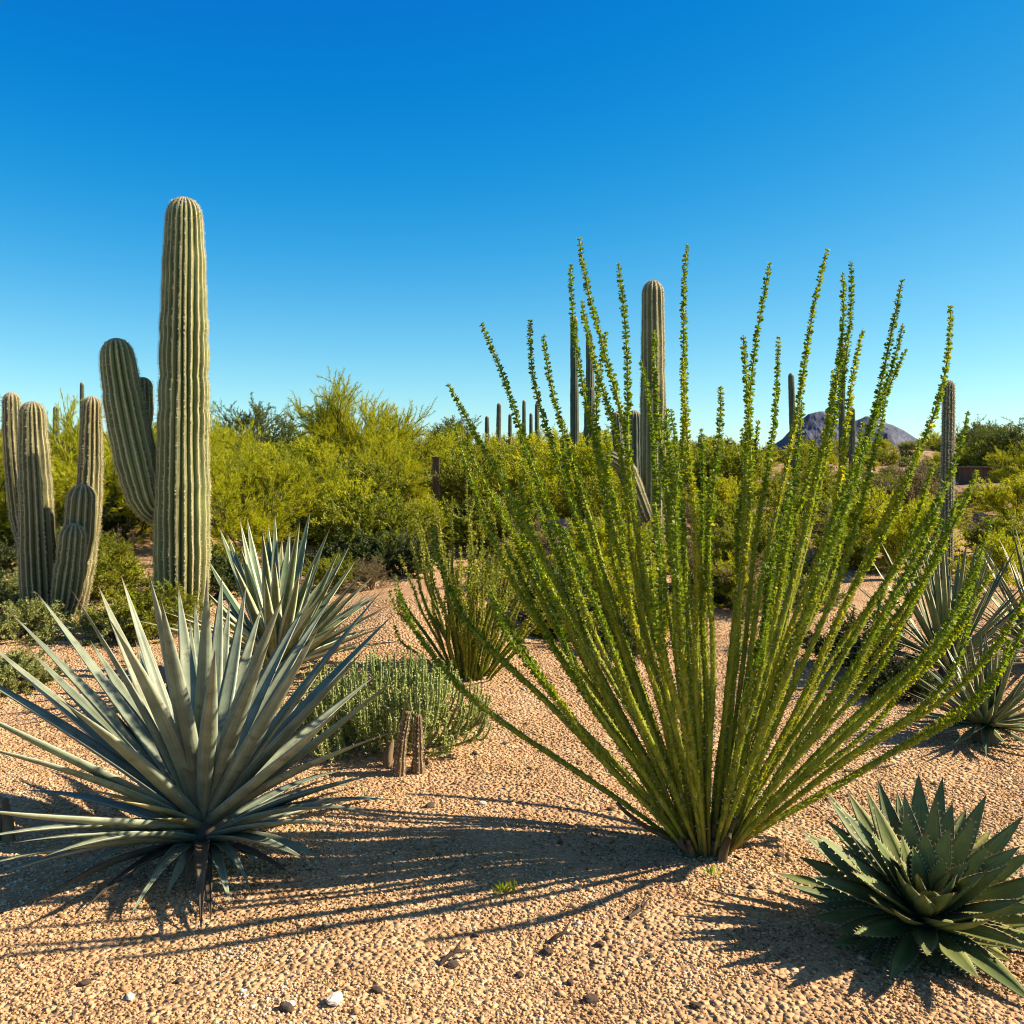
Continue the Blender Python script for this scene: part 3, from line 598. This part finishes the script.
def ocotillo(loc, tips, label, d0, leaf=0.024, r0=0.014, ring=0.09, name='ocotillo', group=None, step=0.013, per=4, lmat=None, smat=None, tone=0.5, npts=26):
    loc = np.asarray(loc, float); t = thing(name, loc, label, 'ocotillo' if name == 'ocotillo' else 'shrub', group)
    for k, tip in enumerate(tips):
        tip = np.asarray(tip, float); d = tip - loc; h = np.array([d[0], d[1], 0]); hl = np.linalg.norm(h)
        b = loc + h/max(hl, 0.01)*ring*(0.35 + 0.65*min(hl/0.8, 1)) * R.uniform(0.6, 1.1) - UP*0.03
        dv = tip - b; L = np.linalg.norm(dv); dn = dv/L
        lean = hl / max(L, 0.01)
        p1 = b + nrm(dn + UP*0.10*(1-lean) - UP*0.03*lean + R.normal(size=3)*0.03)*L*0.36
        p2 = tip - nrm(dn*0.6 + UP*(0.40 + 0.2*lean) + R.normal(size=3)*0.12)*L*0.33
        pts = bez(b, p1, p2, tip, npts); s = np.linspace(0, 1, npts)[:, None]
        ph = R.random(3)*6.28; am = R.uniform(0.006, 0.026)
        pts = pts + am*np.array([np.sin(s*11 + ph[0]), np.sin(s*9 + ph[1]), 0*s]).squeeze(-1).T*np.clip(s*1.6, 0, 1)
        ms, ml, mp = MB(), MB(), MB()
        wand(pts, r0*R.uniform(0.8, 1.15), r0*0.4, ms, ml, mp, leaf=leaf, step=step, per=per, tone=tone + R.normal()*0.1)
        st = ms.build('stem', smat or M_oc_stem, t, origin=loc)
        ml.build('leaves', lmat or M_oc_leaf, st, smooth_=False, origin=loc)
        if mp.n: mp.build('spines', M_spine, st, smooth_=False, origin=loc)['kind'] = 'stuff'
    return t
DO = 4.03
co = at_d(708, DO)
tr = [(450,385),(478,323),(533,322),(545,336),(572,265),(585,238),(617,263),(604,332),(690,244),(769,263),(831,250),(842,272),(850,262),(904,281),(953,305),(684,358),(717,388),(745,335),(780,338),(868,328),(899,323),(904,350),(829,370),(966,412),(921,440),(938,462),(1000,520),(1042,572),(1034,605),(985,556),
      (455,425),(395,588),(428,528),(470,440),(500,455),(640,360),(655,330),(668,420),(560,420),(520,430),(588,300),(700,430),(735,430),(760,420),(800,400),(860,420),(885,400),(810,440),(600,430),(958,500),(975,470),(505,545),(525,480),(550,520),(1012,640),(985,600),(948,545),(962,612),(490,585),(1000,570)]
tips = []
for px, py in tr:
    lean = abs(px - 708)/300; tips.append(P(px, py, DO + R.uniform(-0.42, 0.5)*(1 - 0.35*min(lean, 1))))
for k in range(28):
    px = R.normal(700, 140); py = R.uniform(390, 570) + abs(px-700)*0.25; tips.append(P(px, py, DO + R.choice([-1, 1])*R.uniform(0.2, 0.8)))
oc = ocotillo(co, tips, 'big green ocotillo fanning dozens of leafy wands from one base', DO, leaf=0.0172, r0=0.0112, step=0.010, per=6, ring=0.075, tone=0.6)
mb = MB()
for k in range(26):
    a = R.random()*6.283; q = co + np.array([math.cos(a), math.sin(a), 0])*R.uniform(0.02, 0.12); hh = R.uniform(0.05, 0.16); o = nrm(q - co)
    tube(mb, [q - UP*0.05, q + UP*hh*0.3 + o*0.01, q + UP*hh*0.7 + o*0.03 + R.normal(size=3)*0.006, q + UP*hh + o*0.045 + R.normal(size=3)*0.01], np.array([1.2, 1, 0.8, 0.62])*R.uniform(0.011, 0.02), 7)
for (px, py) in ((617, 803),): tube(mb, bez(co - UP*0.01, co + np.array([-0.12, 0, 0.03]), P(640, 830, DO), P(px, py, DO - 0.05), 10), np.linspace(0.016, 0.007, 10), 7)
mb.build('crown', M_crown, oc, origin=co)

# thinner wand shrub behind, left of it
DS = 7.1; cs = at_d(468, DS); tips = []
for px, py in [(400,556),(414,517),(433,492),(420,500),(452,505),(470,480),(474,490),(480,500),(505,503),(497,520),(520,530),(535,545),(395,575),(398,600),(410,540),(440,530),(460,545),(490,540),(515,560),(530,580),(450,560),(425,560),(480,560),(500,570),(545,600),(392,625)]:
    tips.append(P(px, py, DS + R.uniform(-0.4, 0.5)))
for k in range(58): tips.append(P(R.normal(475, 36), R.uniform(540, 610), DS + R.uniform(-0.5, 0.5)))
ocotillo(cs, tips, 'smaller yellow green wand shrub left of the big ocotillo', DS, leaf=0.019, r0=0.0105, ring=0.18, name='wand_shrub', step=0.018, per=5, lmat=M_pencil, smat=M_pencil, npts=14, tone=0.75)

# knobby clump with the two brown stubs
def clump(px, py, wid, hgt, n, label, material, group=None, knob=0.0075, name='cactus_clump'):
    c0 = at(px, py); t = thing(name, c0, label, 'succulent', group)
    def stem(mb, b, p1, p2, tip, tone, kn, m_=22):
        pts = bez(b, p1, p2, tip, m_); s = np.arange(m_); rad = kn*(1 + 0.38*np.cos(s*math.pi))*np.linspace(0.95, 0.75, m_); rad[-1] *= 0.5
        cl = np.zeros((m_*7+1, 3)); cl[:, 2] = np.clip(np.r_[np.repeat(tone + 0.25*np.cos(s*math.pi), 7), 0.6], 0, 1)
        tube(mb, pts, rad, 7, cl)
        T, A, B = frames(pts); m = 40; ii = R.integers(2, m_, m); a2 = R.random(m)*6.283; oo = np.cos(a2)[:, None]*A[ii] + np.sin(a2)[:, None]*B[ii]; cw = np.zeros((m, 3)); cw[:, 2] = 0.7 + 0.3*R.random(m)
        D = nrm(oo + T[ii]*0.4); kites(mb, pts[ii] + oo*rad[ii][:, None]*0.7, D, perp(D), 0.016, 0.006, cw)
        return pts, T, A, B
    for k in range(n):
        a = R.random()*6.283; rr = math.sqrt(R.random())*wid*0.30; b = c0 + np.array([math.cos(a)*rr, math.sin(a)*rr*0.8, -0.02]); b[2] = gz(b[0], b[1]) - 0.01
        o = np.array([math.cos(a), math.sin(a), 0]); sp = (rr/(wid*0.30))**1.2 * R.uniform(0.7, 1.1)
        tip = b + o*sp*wid*0.30 + UP*hgt*R.uniform(0.65, 1.08)*(1 - 0.5*sp*sp); L = np.linalg.norm(tip-b); mb = MB(); tone = R.uniform(0.15, 0.65)
        pts, T, A, B = stem(mb, b, b + o*sp*L*0.35 + UP*L*0.15, tip - UP*L*0.35, tip, tone, knob, 26)
        for q in range(7):
            i = int(R.integers(6, 21)); aa = R.random()*6.283; od = math.cos(aa)*A[i] + math.sin(aa)*B[i]; l = L*R.uniform(0.28, 0.5); p0 = pts[i]
            tp = p0 + (od*0.45 + UP*0.7 + T[i]*0.5)*l*0.75; stem(mb, p0, p0 + od*l*0.3, tp - UP*l*0.3, tp, tone + R.normal()*0.1, knob*0.85, 16)
        mb.build('stem', material, t, origin=c0)
    return t
clump(388, 742, 1.05, 0.46, 97, 'pale green knobby stemmed clump between the blue agave and the path', M_clump)
def stub(px, py, hgt, r, lean, label):
    c0 = at(px, py); pts = bez(c0 - UP*0.03, c0 + UP*hgt*0.3, c0 + UP*hgt*0.7 + np.array([lean*0.5, 0, 0]), c0 + UP*hgt + np.array([lean, 0, 0]), 12)
    mb, sp = column_mesh(pts, np.linspace(r*1.15, r*0.62, 12)*(1 + 0.10*np.sin(np.arange(12)*2.1 + px)), 9, per=5, nr=26, amp=0.28, seed=int(px), dome=0.6, sp_len=0.014, sp_step=0.02)
    t = thing('cactus_stub', c0, label, 'cactus stub', 'brown stubs beside the knobby clump'); o = mb.build('stem', M_deadwood, t, origin=c0); sp.build('spines', M_spine, o, smooth_=False, origin=c0)['kind'] = 'stuff'
stub(399, 776, 0.32, 0.031, 0.045, 'left brown spiny stub leaning right beside the knobby clump')
stub(418, 773, 0.29, 0.033, 0.0, 'right brown spiny stub standing against the leaning one')
c0 = at(388, 768); mb = MB(); tube(mb, [c0 - UP*0.03, c0 + UP*0.06, c0 + UP*0.15 + np.array([0.02, 0, 0])], [0.03, 0.026, 0.014], 9); tag(mb.build('cactus_stub', M_deadwood, origin=c0), 'short broken brown stub left of the two spiny stubs', 'cactus stub', 'brown stubs beside the knobby clump')
c0 = at(8, 842); mb = MB(); tube(mb, [c0 - UP*0.03, c0 + UP*0.08, c0 + UP*0.17 + np.array([-0.015, 0, 0])], [0.028, 0.022, 0.015], 9); tube(mb, [c0 + np.array([-.04, 0, -.02]), c0 + np.array([-.03, 0, .13])], [0.02, 0.012], 8); tag(mb.build('stump', M_deadwood, origin=c0), 'small dry stump at the left edge of the gravel', 'stump')

# ------------------------------------------------------------------ trees and shrubs
def grow(out, p, d, L, r, lev, mx, kids, ang, upw):
    n = 6; pts = [p]; q = p.copy(); dd = d.copy()
    for k in range(n):
        dd = nrm(dd + R.normal(size=3)*0.13 + UP*upw*0.08); q = q + dd*L/n; pts.append(q.copy())
    pts = np.array(pts); out.append((pts, r, lev))
    if lev < mx:
        for k in range(kids[lev]):
            i = R.integers(2, n+1) if k else n
            t = nrm(pts[i] - pts[i-1]); s = nrm(np.cross(t, R.normal(size=3))); a = math.radians(ang*R.uniform(0.5, 1.25))
            grow(out, pts[i], nrm(t*math.cos(a) + s*math.sin(a)), L*R.uniform(0.55, 0.8), r*0.55, lev+1, mx, kids, ang, upw)
def plant_meshes(limbs, H, spread, mx, kids, ang, upw, rtrunk, nleaf, ll, lw, fspread=0.6, low=0.0):
    br = []
    for k in range(limbs):
        a = k*6.283/limbs + R.random()*0.8; e = math.radians(R.uniform(*spread))
        d = np.array([math.cos(a)*math.cos(e), math.sin(a)*math.cos(e), math.sin(e)])
        grow(br, np.array([math.cos(a)*rtrunk*0.6, math.sin(a)*rtrunk*0.6, -0.05]), d, H*R.uniform(0.36, 0.5), rtrunk, 0, mx, kids, ang, upw)
    mb, ml = MB(), MB()
    for pts, r, lev in br: tube(mb, pts, np.linspace(r, r*0.5, len(pts)), 5 if lev > 1 else 7)
    tw = [b for b in br if b[2] >= mx-1]
    O, D = [], []
    for pts, r, lev in tw:
        n = nleaf if lev == mx else nleaf//3
        u = R.random(n)*(len(pts)-1.01); i = u.astype(int); f = (u-i)[:, None]; O.append(pts[i]*(1-f) + pts[i+1]*f); D.append(nrm(nrm(pts[i+1]-pts[i]) + R.normal(size=(n, 3))*fspread))
    O = np.concatenate(O); D = np.concatenate(D); n = len(O); ph = np.sin(O[:, 0]*3.1 + 1)*np.sin(O[:, 1]*2.7)*np.sin(O[:, 2]*3.3 + 2)
    col = np.zeros((n, 3)); col[:, 2] = np.clip(0.5 + 0.3*ph + R.normal(size=n)*0.16, 0, 1)
    k = O[:, 2] > low
    kites(ml, O[k], D[k], perp(D[k]), ll*R.uniform(0.6, 1.3, k.sum()), lw, col[k])
    return mb, ml
def plant(name, loc, label, cat, mb, ml, leafm, rz=0, group=None, barkm=None, tk='trunk', ck='crown', sc=1):
    t = thing(name, loc, label, cat, group); t.rotation_euler = (0, 0, rz); t.scale = (sc, sc, sc)
    mb.build(tk, barkm or M_bark, t); ml.build(ck, leafm, t, smooth_=False); return t
# palo verde behind the path, showing against the sky
mb, ml = plant_meshes(10, 3.3, (42, 84), 3, [5, 5, 5], 30, 0.6, 0.045, 60, 0.11, 0.010, 0.42)
d = 24; b = at_d(347, d); A_ = np.concatenate(ml.v); hi = A_[:, 2] > np.percentile(A_[:, 2], 70); sh = A_[hi, :2].mean(0)/A_[hi, 2].mean(); zt_ = np.percentile(A_[:, 2], 99.7)
wd_ = np.percentile(A_[:, 0] - sh[0]*A_[:, 2], 98.5) - np.percentile(A_[:, 0] - sh[0]*A_[:, 2], 1.5); kz = (P(347, 378, d)[2] - b[2])/zt_; kx = 3.1/wd_
for M_ in (mb, ml):
    M_.v = [np.column_stack([(v[:, 0] - sh[0]*v[:, 2])*kx, (v[:, 1] - sh[1]*v[:, 2])*kx, v[:, 2]*kz]) for v in M_.v]
plant('palo_verde_tree', b, 'feathery palo verde tree rising against the sky beyond the path', 'tree', mb, ml, FOL['yellow'])
# wispy palo verdes behind the saguaros
PV = [plant_meshes(8, 2.3, (12, 78), 3, [5, 5, 5], 34, 0.45, 0.028, 46, 0.10, 0.008, 0.36) for _ in range(2)]
for k, (px, d, lab, sc) in enumerate(((245, 13.5, 'wispy yellow green palo verde right of the tallest saguaro', 0.72), (118, 14.5, 'wispy yellow green palo verde behind the tallest saguaro and its arm', 0.85), (-10, 14, 'yellow green palo verde at the left edge behind the brown saguaros', 0.8), (306, 16, 'bushy yellow green palo verde below the feathery tree', 0.5), (390, 19, 'broad yellow green palo verde bush right of the feathery tree', 0.6), (475, 24, 'yellow green bush at the far end of the path', 0.7), (1032, 26, 'yellow green bush under the dark tree at the right edge', 0.6), (180, 16, 'yellow palo verde hidden partly by the tallest saguaro trunk', 0.8))):
    b = at_d(px, d)
    if k < 2: pv = plant('palo_verde_bush', b, lab, 'shrub', *PV[k], FOL['yellow'], rz=k, sc=sc, group='yellow green palo verde bushes'); PV[k] = PV[k] + (pv,)
    else: copy_thing(PV[k % 2][2], b, k*1.7, (sc, sc, sc), lab)
mb, ml = plant_meshes(7, 3.6, (40, 85), 3, [5, 5, 5], 42, 0.3, 0.06, 30, 0.12, 0.03, 0.8)
dt = None
for px, d, sc, lab in ((1000, 32, 0.52, 'dark green mesquite tree at the right edge near the shelter'), (968, 40, 0.5, 'dark green mesquite tree just right of the lone saguaro'), (1050, 30, 0.6, 'dark green mesquite tree cut by the right edge'), (455, 55, 0.75, 'far dark green tree on the skyline right of the path'), (640, 50, 0.7, 'far dark green tree on the skyline behind the tall brown saguaro'), (250, 40, 0.8, 'far dark green tree on the skyline left of the feathery palo verde')):
    if dt is None: dt = plant('mesquite_tree', at_d(px, d), lab, 'tree', mb, ml, FOL['mesquite'], sc=sc, group='dark mesquite trees on the skyline')
    else: copy_thing(dt, at_d(px, d), d, (sc, sc, sc), lab)
# shrub kinds
kinds = {}
SH = {'yellow': (9, 1.1, (25, 80), 2, [6, 6], 38, 0.3, 0.012, 45, 0.055, 0.010), 'olive': (10, 1.0, (20, 80), 2, [6, 6], 42, 0.3, 0.012, 45, 0.05, 0.014), 'dark': (9, 1.0, (20, 80), 2, [7, 6], 45, 0.2, 0.014, 50, 0.045, 0.018), 'dry': (12, 0.8, (25, 85), 2, [5, 5], 32, 0.3, 0.008, 30, 0.05, 0.006), 'grey': (12, 0.7, (15, 85), 2, [6, 6], 36, 0.3, 0.010, 45, 0.035, 0.013)}
words = {'yellow': ('yellow_shrub', 'bright yellow green shrub'), 'olive': ('creosote_shrub', 'olive green creosote shrub'), 'dark': ('dark_shrub', 'dark green rounded shrub'), 'dry': ('dry_shrub', 'dry tan twiggy shrub'), 'grey': ('pale_shrub', 'pale grey green shrub')}
def shrub(kind, loc, rz, sc, label, group):
    nm, _ = words[kind]
    if kind not in kinds: kinds[kind] = []
    if len(kinds[kind]) < 2:
        a = SH[kind]; mb, ml = plant_meshes(*a[:8], a[8], a[9], a[10], 0.7)
        t = plant(nm, loc, label, 'shrub', mb, ml, FOL[kind], rz, group, M_darkwood if kind != 'yellow' else M_bark, 'stems', 'foliage'); t.scale = sc; kinds[kind].append(t); return t
    return copy_thing(kinds[kind][int(R.integers(2))], loc, rz, sc, label, group)
placed = []
def zone(px):
    return 'behind the saguaros at left' if px < 330 else ('beyond the path in the middle' if px < 560 else ('on the stony slope behind the ocotillo' if px < 900 else 'on the slope at the right edge'))
n_try = 0
while len(placed) < 290 and n_try < 9000:
    n_try += 1
    px = R.uniform(-60, 1084); d = 11.5 + 70*R.random()**1.6
    p = at_d(px, d)
    if d < 13 and 340 < px < 600: continue
    if d < 14 and px < 340: continue
    if 936 < px < 1058 and 13 < d < 32: continue
    if 415 < px < 458 and d < 19: continue
    gap = 0.5 + 0.018*d
    if any((p[0]-q[0])**2 + (p[1]-q[1])**2 < gap*gap for q in placed): continue
    placed.append(p)
    pr_ = [0.34, 0.24, 0.16, 0.16, 0.10] if px < 560 else [0.20, 0.27, 0.16, 0.25, 0.12]
    kind = ['yellow', 'olive', 'dark', 'dry', 'grey'][int(R.choice(5, p=pr_))]
    s = R.uniform(0.6, 1.2)*(1.0 if d < 16 else 1.45 + 0.008*d)*(0.6 if d > 18 and 740 < px < 945 else 1); z = zone(px)
    shrub(kind, p - UP*0.03, R.random()*6.28, (s, s, s*R.uniform(0.75, 1.05)), f'{words[kind][1]} {z}', f'{words[kind][0].replace("_", " ")}s {z}')
# nearer low shrubs placed one by one
for kind, px, py, s, lab in (('grey', 12, 690, 0.62, 'low pale green ground shrub at the left edge beside the gravel'), ('grey', 20, 640, 0.8, 'pale green ground shrub in front of the thick brown saguaro'), ('grey', 115, 640, 0.75, 'pale green ground shrub at the foot of the tallest saguaro'), ('grey', -5, 610, 0.9, 'pale green ground shrub behind the brown saguaros at the left edge'), ('olive', 150, 640, 0.7, 'olive shrub hiding the foot of the tallest saguaro'),
        ('olive', 110, 600, 0.8, 'olive shrub between the leaning brown saguaro and the tallest saguaro'), ('dark', 350, 575, 0.8, 'dark shrub at the far end of the gravel path'), ('dry', 320, 735, 0.42, 'dry twiggy shrub behind the right leaves of the blue agave'), ('dry', 372, 590, 0.6, 'dry shrub on the gravel bank beside the path'), ('dark', 405, 575, 0.75, 'dark shrub right of the far end of the path'), ('olive', 375, 560, 1.2, 'olive shrub left of the far end of the path'), ('yellow', 425, 545, 0.95, 'bright yellow green shrub behind the smaller wand shrub'), ('olive', 500, 555, 1.3, 'olive shrub behind the right side of the smaller wand shrub'), ('dry', 535, 575, 1.2, 'dry tan shrub between the wand shrub and the ocotillo'), ('dark', 475, 540, 0.9, 'dark green shrub behind the middle of the smaller wand shrub'), ('yellow', 350, 545, 1.3, 'bright yellow green shrub behind the pale striped agave'), ('olive', 560, 640, 0.6, 'olive shrub behind the left wands of the ocotillo'), ('dark', 620, 655, 0.5, 'dark shrub low behind the ocotillo fan'), ('dry', 790, 650, 0.6, 'dry shrub behind the middle of the ocotillo fan'), ('dark', 850, 668, 0.6, 'dark shrub behind the right wands of the ocotillo'), ('yellow', 520, 590, 0.75, 'bright yellow green shrub low between the wand shrub and the ocotillo'), ('olive', 548, 612, 0.6, 'small olive shrub low behind the leftmost ocotillo wands'), ('dry', 500, 600, 0.5, 'small dry shrub just behind the smaller wand shrub'), ('olive', 395, 566, 0.7, 'small olive shrub at the left side of the far path end'), ('yellow', 590, 600, 0.7, 'yellow shrub behind the left side of the ocotillo fan'), ('yellow', 735, 610, 0.7, 'yellow shrub behind the middle of the ocotillo fan'), ('olive', 1005, 560, 0.9, 'olive shrub at the right edge above the yuccas'), ('dry', 915, 560, 0.7, 'dry tan shrub left of the lone saguaro'), ('yellow', 1015, 520, 1.1, 'bright yellow green shrub at the right edge under the shelter'), ('olive', 975, 512, 0.8, 'small olive shrub just right of the lone saguaro'), ('yellow', 1000, 585, 0.8, 'bright yellow green shrub right of the lone saguaro'), ('dark', 895, 700, 0.4, 'small dark shrub left of the round spiky yucca')):
    shrub(kind, at(px, py) - UP*0.02, R.random()*6.28, (s, s, s*0.85), lab, None)
for k in range(60):     # scattered scrub that covers the bare slope below the mountain
    px, d = R.uniform(690, 950), R.uniform(17, 55); p = at_d(px, d); s = R.uniform(0.45, 0.9)*(0.8 + 0.012*d)
    kind = ['dry', 'olive', 'dark', 'grey', 'yellow'][int(R.choice(5, p=[0.22, 0.3, 0.12, 0.1, 0.26]))]; z = 'on the stony slope behind the ocotillo'
    shrub(kind, p - UP*0.03, R.random()*6.28, (s, s, s*0.8), f'{words[kind][1]} {z}', f'{words[kind][0].replace("_", " ")}s {z}')
for k in range(22):     # low scrub on the ground between the near plants and the slope
    px, py = (R.uniform(530, 930), R.uniform(545, 640)) if k < 14 else (R.uniform(-10, 345), R.uniform(560, 600))
    kind = ['dry', 'olive', 'dark', 'grey', 'yellow'][int(R.choice(5, p=[0.3, 0.22, 0.18, 0.15, 0.15]))]; sc_ = R.uniform(0.5, 0.95); z = 'low behind the ocotillo fan' if k < 14 else 'low behind the agaves at left'
    shrub(kind, at(px, py) - UP*0.02, R.random()*6.28, (sc_, sc_, sc_*0.85), f'{words[kind][1]} {z}', f'{words[kind][0].replace("_", " ")}s {z}')

# ------------------------------------------------------------------ rocks, pebbles, twigs
def rock_mesh(seed, sub=3, rough=0.3):
    import bmesh
    bm = bmesh.new(); bmesh.ops.create_icosphere(bm, subdivisions=sub, radius=1)
    for v in bm.verts:
        p = v.co.copy(); k = mnoise.fractal(p*0.9 + Vector((seed*7.1, seed, 0)), 1, 2, 4)
        v.co = p*(1 + rough*k); v.co.z *= 0.7
        v.co.x = round(v.co.x*5)/5*0.35 + v.co.x*0.65; v.co.z = round(v.co.z*4)/4*0.35 + v.co.z*0.65
    me = bpy.data.meshes.new('rock'); bm.to_mesh(me); bm.free(); return me
RM = [rock_mesh(k) for k in range(4)]
def rock(me, m, name, loc, s, label, cat, group):
    o = bpy.data.objects.new(name, me.copy()); C.objects.link(o); o.data.materials.append(m); o.location = loc; o.scale = s; o.rotation_euler = (0, 0, R.random()*6.28)
    return tag(o, label, cat, group)
for k in range(46):
    px = R.uniform(540, 1040) if k < 34 else R.uniform(300, 480); d = R.uniform(10, 36) if k < 34 else R.uniform(18, 36); p = at_d(px, d); s = R.uniform(0.09, 0.30)
    z = 'on the slope behind the ocotillo' if k < 34 else 'on the slope beyond the path'
    rock(RM[k % 4], M_rock, 'rock', p + UP*s*0.2, (s*R.uniform(0.9, 1.5), s, s*R.uniform(0.7, 1.1)), f'brown rock lying {z}', 'rock', f'brown rocks {z}')
for px, py, s in ((85, 985, .013), (180, 984, .011), (286, 1012, .018), (377, 992, .013), (300, 905, .012), (453, 968, .014), (476, 938, .010), (520, 978, .012), (548, 955, .016), (600, 948, .012), (570, 985, .011), (590, 1004, .018), (650, 958, .009), (695, 1010, .012), (760, 975, .010), (590, 778, .012), (430, 807, .018), (530, 770, .012), (455, 785, .010), (610, 810, .012), (780, 858, .014), (560, 845, .01), (828, 800, .012), (752, 890, .010), (475, 755, .014), (505, 745, .012)):
    p = at(px, py); rock(RM[int(px) % 4], M_darkstone, 'pebble', p + UP*s*0.5, (s*1.4, s, s), 'small dark pebble lying on the tan gravel', 'pebble', 'dark pebbles on the gravel')
for px, py, s, lab in ((335, 1005, .022, 'largest white pebble at the bottom edge of the gravel'), (290, 1008, .013, 'cream pebble left of the largest white pebble'), (482, 805, .016, 'white pebble in the open gravel left of the ocotillo'), (130, 1000, .013, 'pale pebble in the bottom left gravel')):
    p = at(px, py); rock(RM[int(px) % 4], M_whitestone, 'pebble', p + UP*s*0.5, (s*1.3, s, s*0.9), lab, 'pebble', 'white pebbles on the gravel')
for k, (a, b_, lab) in enumerate((((628, 922), (645, 905), 'short dark twig on the gravel before the ocotillo'), ((440, 968), (472, 960), 'thin dark twig on the gravel near the bottom'), ((845, 772), (895, 768), 'dark twig on the gravel right of the ocotillo'), ((550, 944), (572, 941), 'small dark twig right of the thin one on the gravel'))):
    p0, p1 = at(*a), at(*b_); m0 = (p0+p1)/2 + UP*0.02 + R.normal(size=3)*0.012; mb = MB(); tube(mb, bez(p0 + UP*.006, m0, m0, p1 + UP*0.02, 10), np.linspace(0.008, 0.004, 10), 6)
    tube(mb, [m0 - UP*0.004, m0 + np.array([0.03, 0.02, 0.03])], [0.005, 0.002], 5)
    tag(mb.build('twig', M_darkwood, origin=p0), lab, 'twig', 'twigs on the gravel')
def litter():
    O = []
    for (q, n, sp) in ((ca, 420, 0.45), (co, 380, 0.4), (cc, 420, 0.3), (cb, 200, 0.5), (at(398, 742), 260, 0.35), (cs, 160, 0.4)):
        O.append(np.stack([q[0] + R.normal(size=n)*sp, q[1] + R.normal(size=n)*sp*0.7], 1))
    n = 900; d = R.uniform(2.4, 9, n); O.append(np.stack([(R.random(n)*2 - 1)*0.6*d, d], 1))
    O = np.concatenate(O); n = len(O); Z = gz(O[:, 0], O[:, 1]) + 0.007; O = np.column_stack([O, Z]); a = R.random(n)*6.283
    D = nrm(np.stack([np.cos(a), np.sin(a), R.normal(size=n)*0.2], 1)); S = nrm(np.cross(D, UP) + UP*R.normal(size=(n, 1))*0.4); cl = np.zeros((n, 3)); cl[:, 2] = R.random(n)
    mb = MB(); kites(mb, O, D, S, 0.012 + 0.05*R.random(n)**2.5, 0.004 + 0.006*R.random(n), cl, bend=0.15)
    tag(mb.build('leaf_litter', M_litter, smooth_=False), 'dry brown bits of leaf and twig scattered on the gravel', 'leaf litter', kind='stuff')
litter()
for px, py, n, lab in ((505, 893, 26, 'tiny green sprout in the shadow left of the ocotillo'), (716, 878, 12, 'tiny green sprout just in front of the ocotillo base')):
    c0 = at(px, py); mb = MB(); O = np.tile(c0, (n, 1)) + R.normal(size=(n, 3))*np.array([0.02, 0.012, 0]); O[:, 2] = gz(O[:, 0], O[:, 1]); D = nrm(rand_dir(n)*0.8 + UP); cl = np.zeros((n, 3)); cl[:, 2] = R.random(n)
    kites(mb, O, D, perp(D), 0.045, 0.009, cl); tag(mb.build('sprout', M_oc_leaf, smooth_=False, origin=c0), lab, 'sprout', 'green sprouts on the gravel')

# brown post beyond the path and the low shelter at the right
c0 = at_d(436, 17); mb = MB()
def box(mb, c, sx, sy, sz):
    v = np.array([(x, y, z) for x in (-1, 1) for y in (-1, 1) for z in (-1, 1)], float)*np.array([sx, sy, sz])/2 + c
    mb.add(v, [[0, 1, 3, 2], [4, 6, 7, 5], [0, 4, 5, 1], [2, 3, 7, 6], [0, 2, 6, 4], [1, 5, 7, 3]])
ht = P(436, 459, 17)[2] - c0[2]; box(mb, c0 + UP*ht/2, 0.11, 0.11, ht); box(mb, c0 + UP*(ht+0.02), 0.135, 0.135, 0.04)
tag(mb.build('post', M_post, smooth_=False, origin=c0), 'square rusty brown post beyond the end of the path', 'post')
ds = 30; c0 = at_d(978, ds); zt = P(978, 467, ds)[2]; zb = P(978, 479, ds)[2]
t = thing('shelter', c0, 'low dark brown shelter with flat roof on the right slope', 'shelter')
mb = MB(); box(mb, np.array([c0[0], ds, (zt+zb)/2 - 0.25]), 0.85, 0.7, zt - zb + 0.5 - 0.06); mb.build('wall', M_post, t, smooth_=False, origin=c0)
mb = MB(); box(mb, np.array([c0[0] - 0.02, ds - 0.02, zt]), 1.0, 0.9, 0.05); mb.build('roof', M_deadwood, t, smooth_=False, origin=c0)
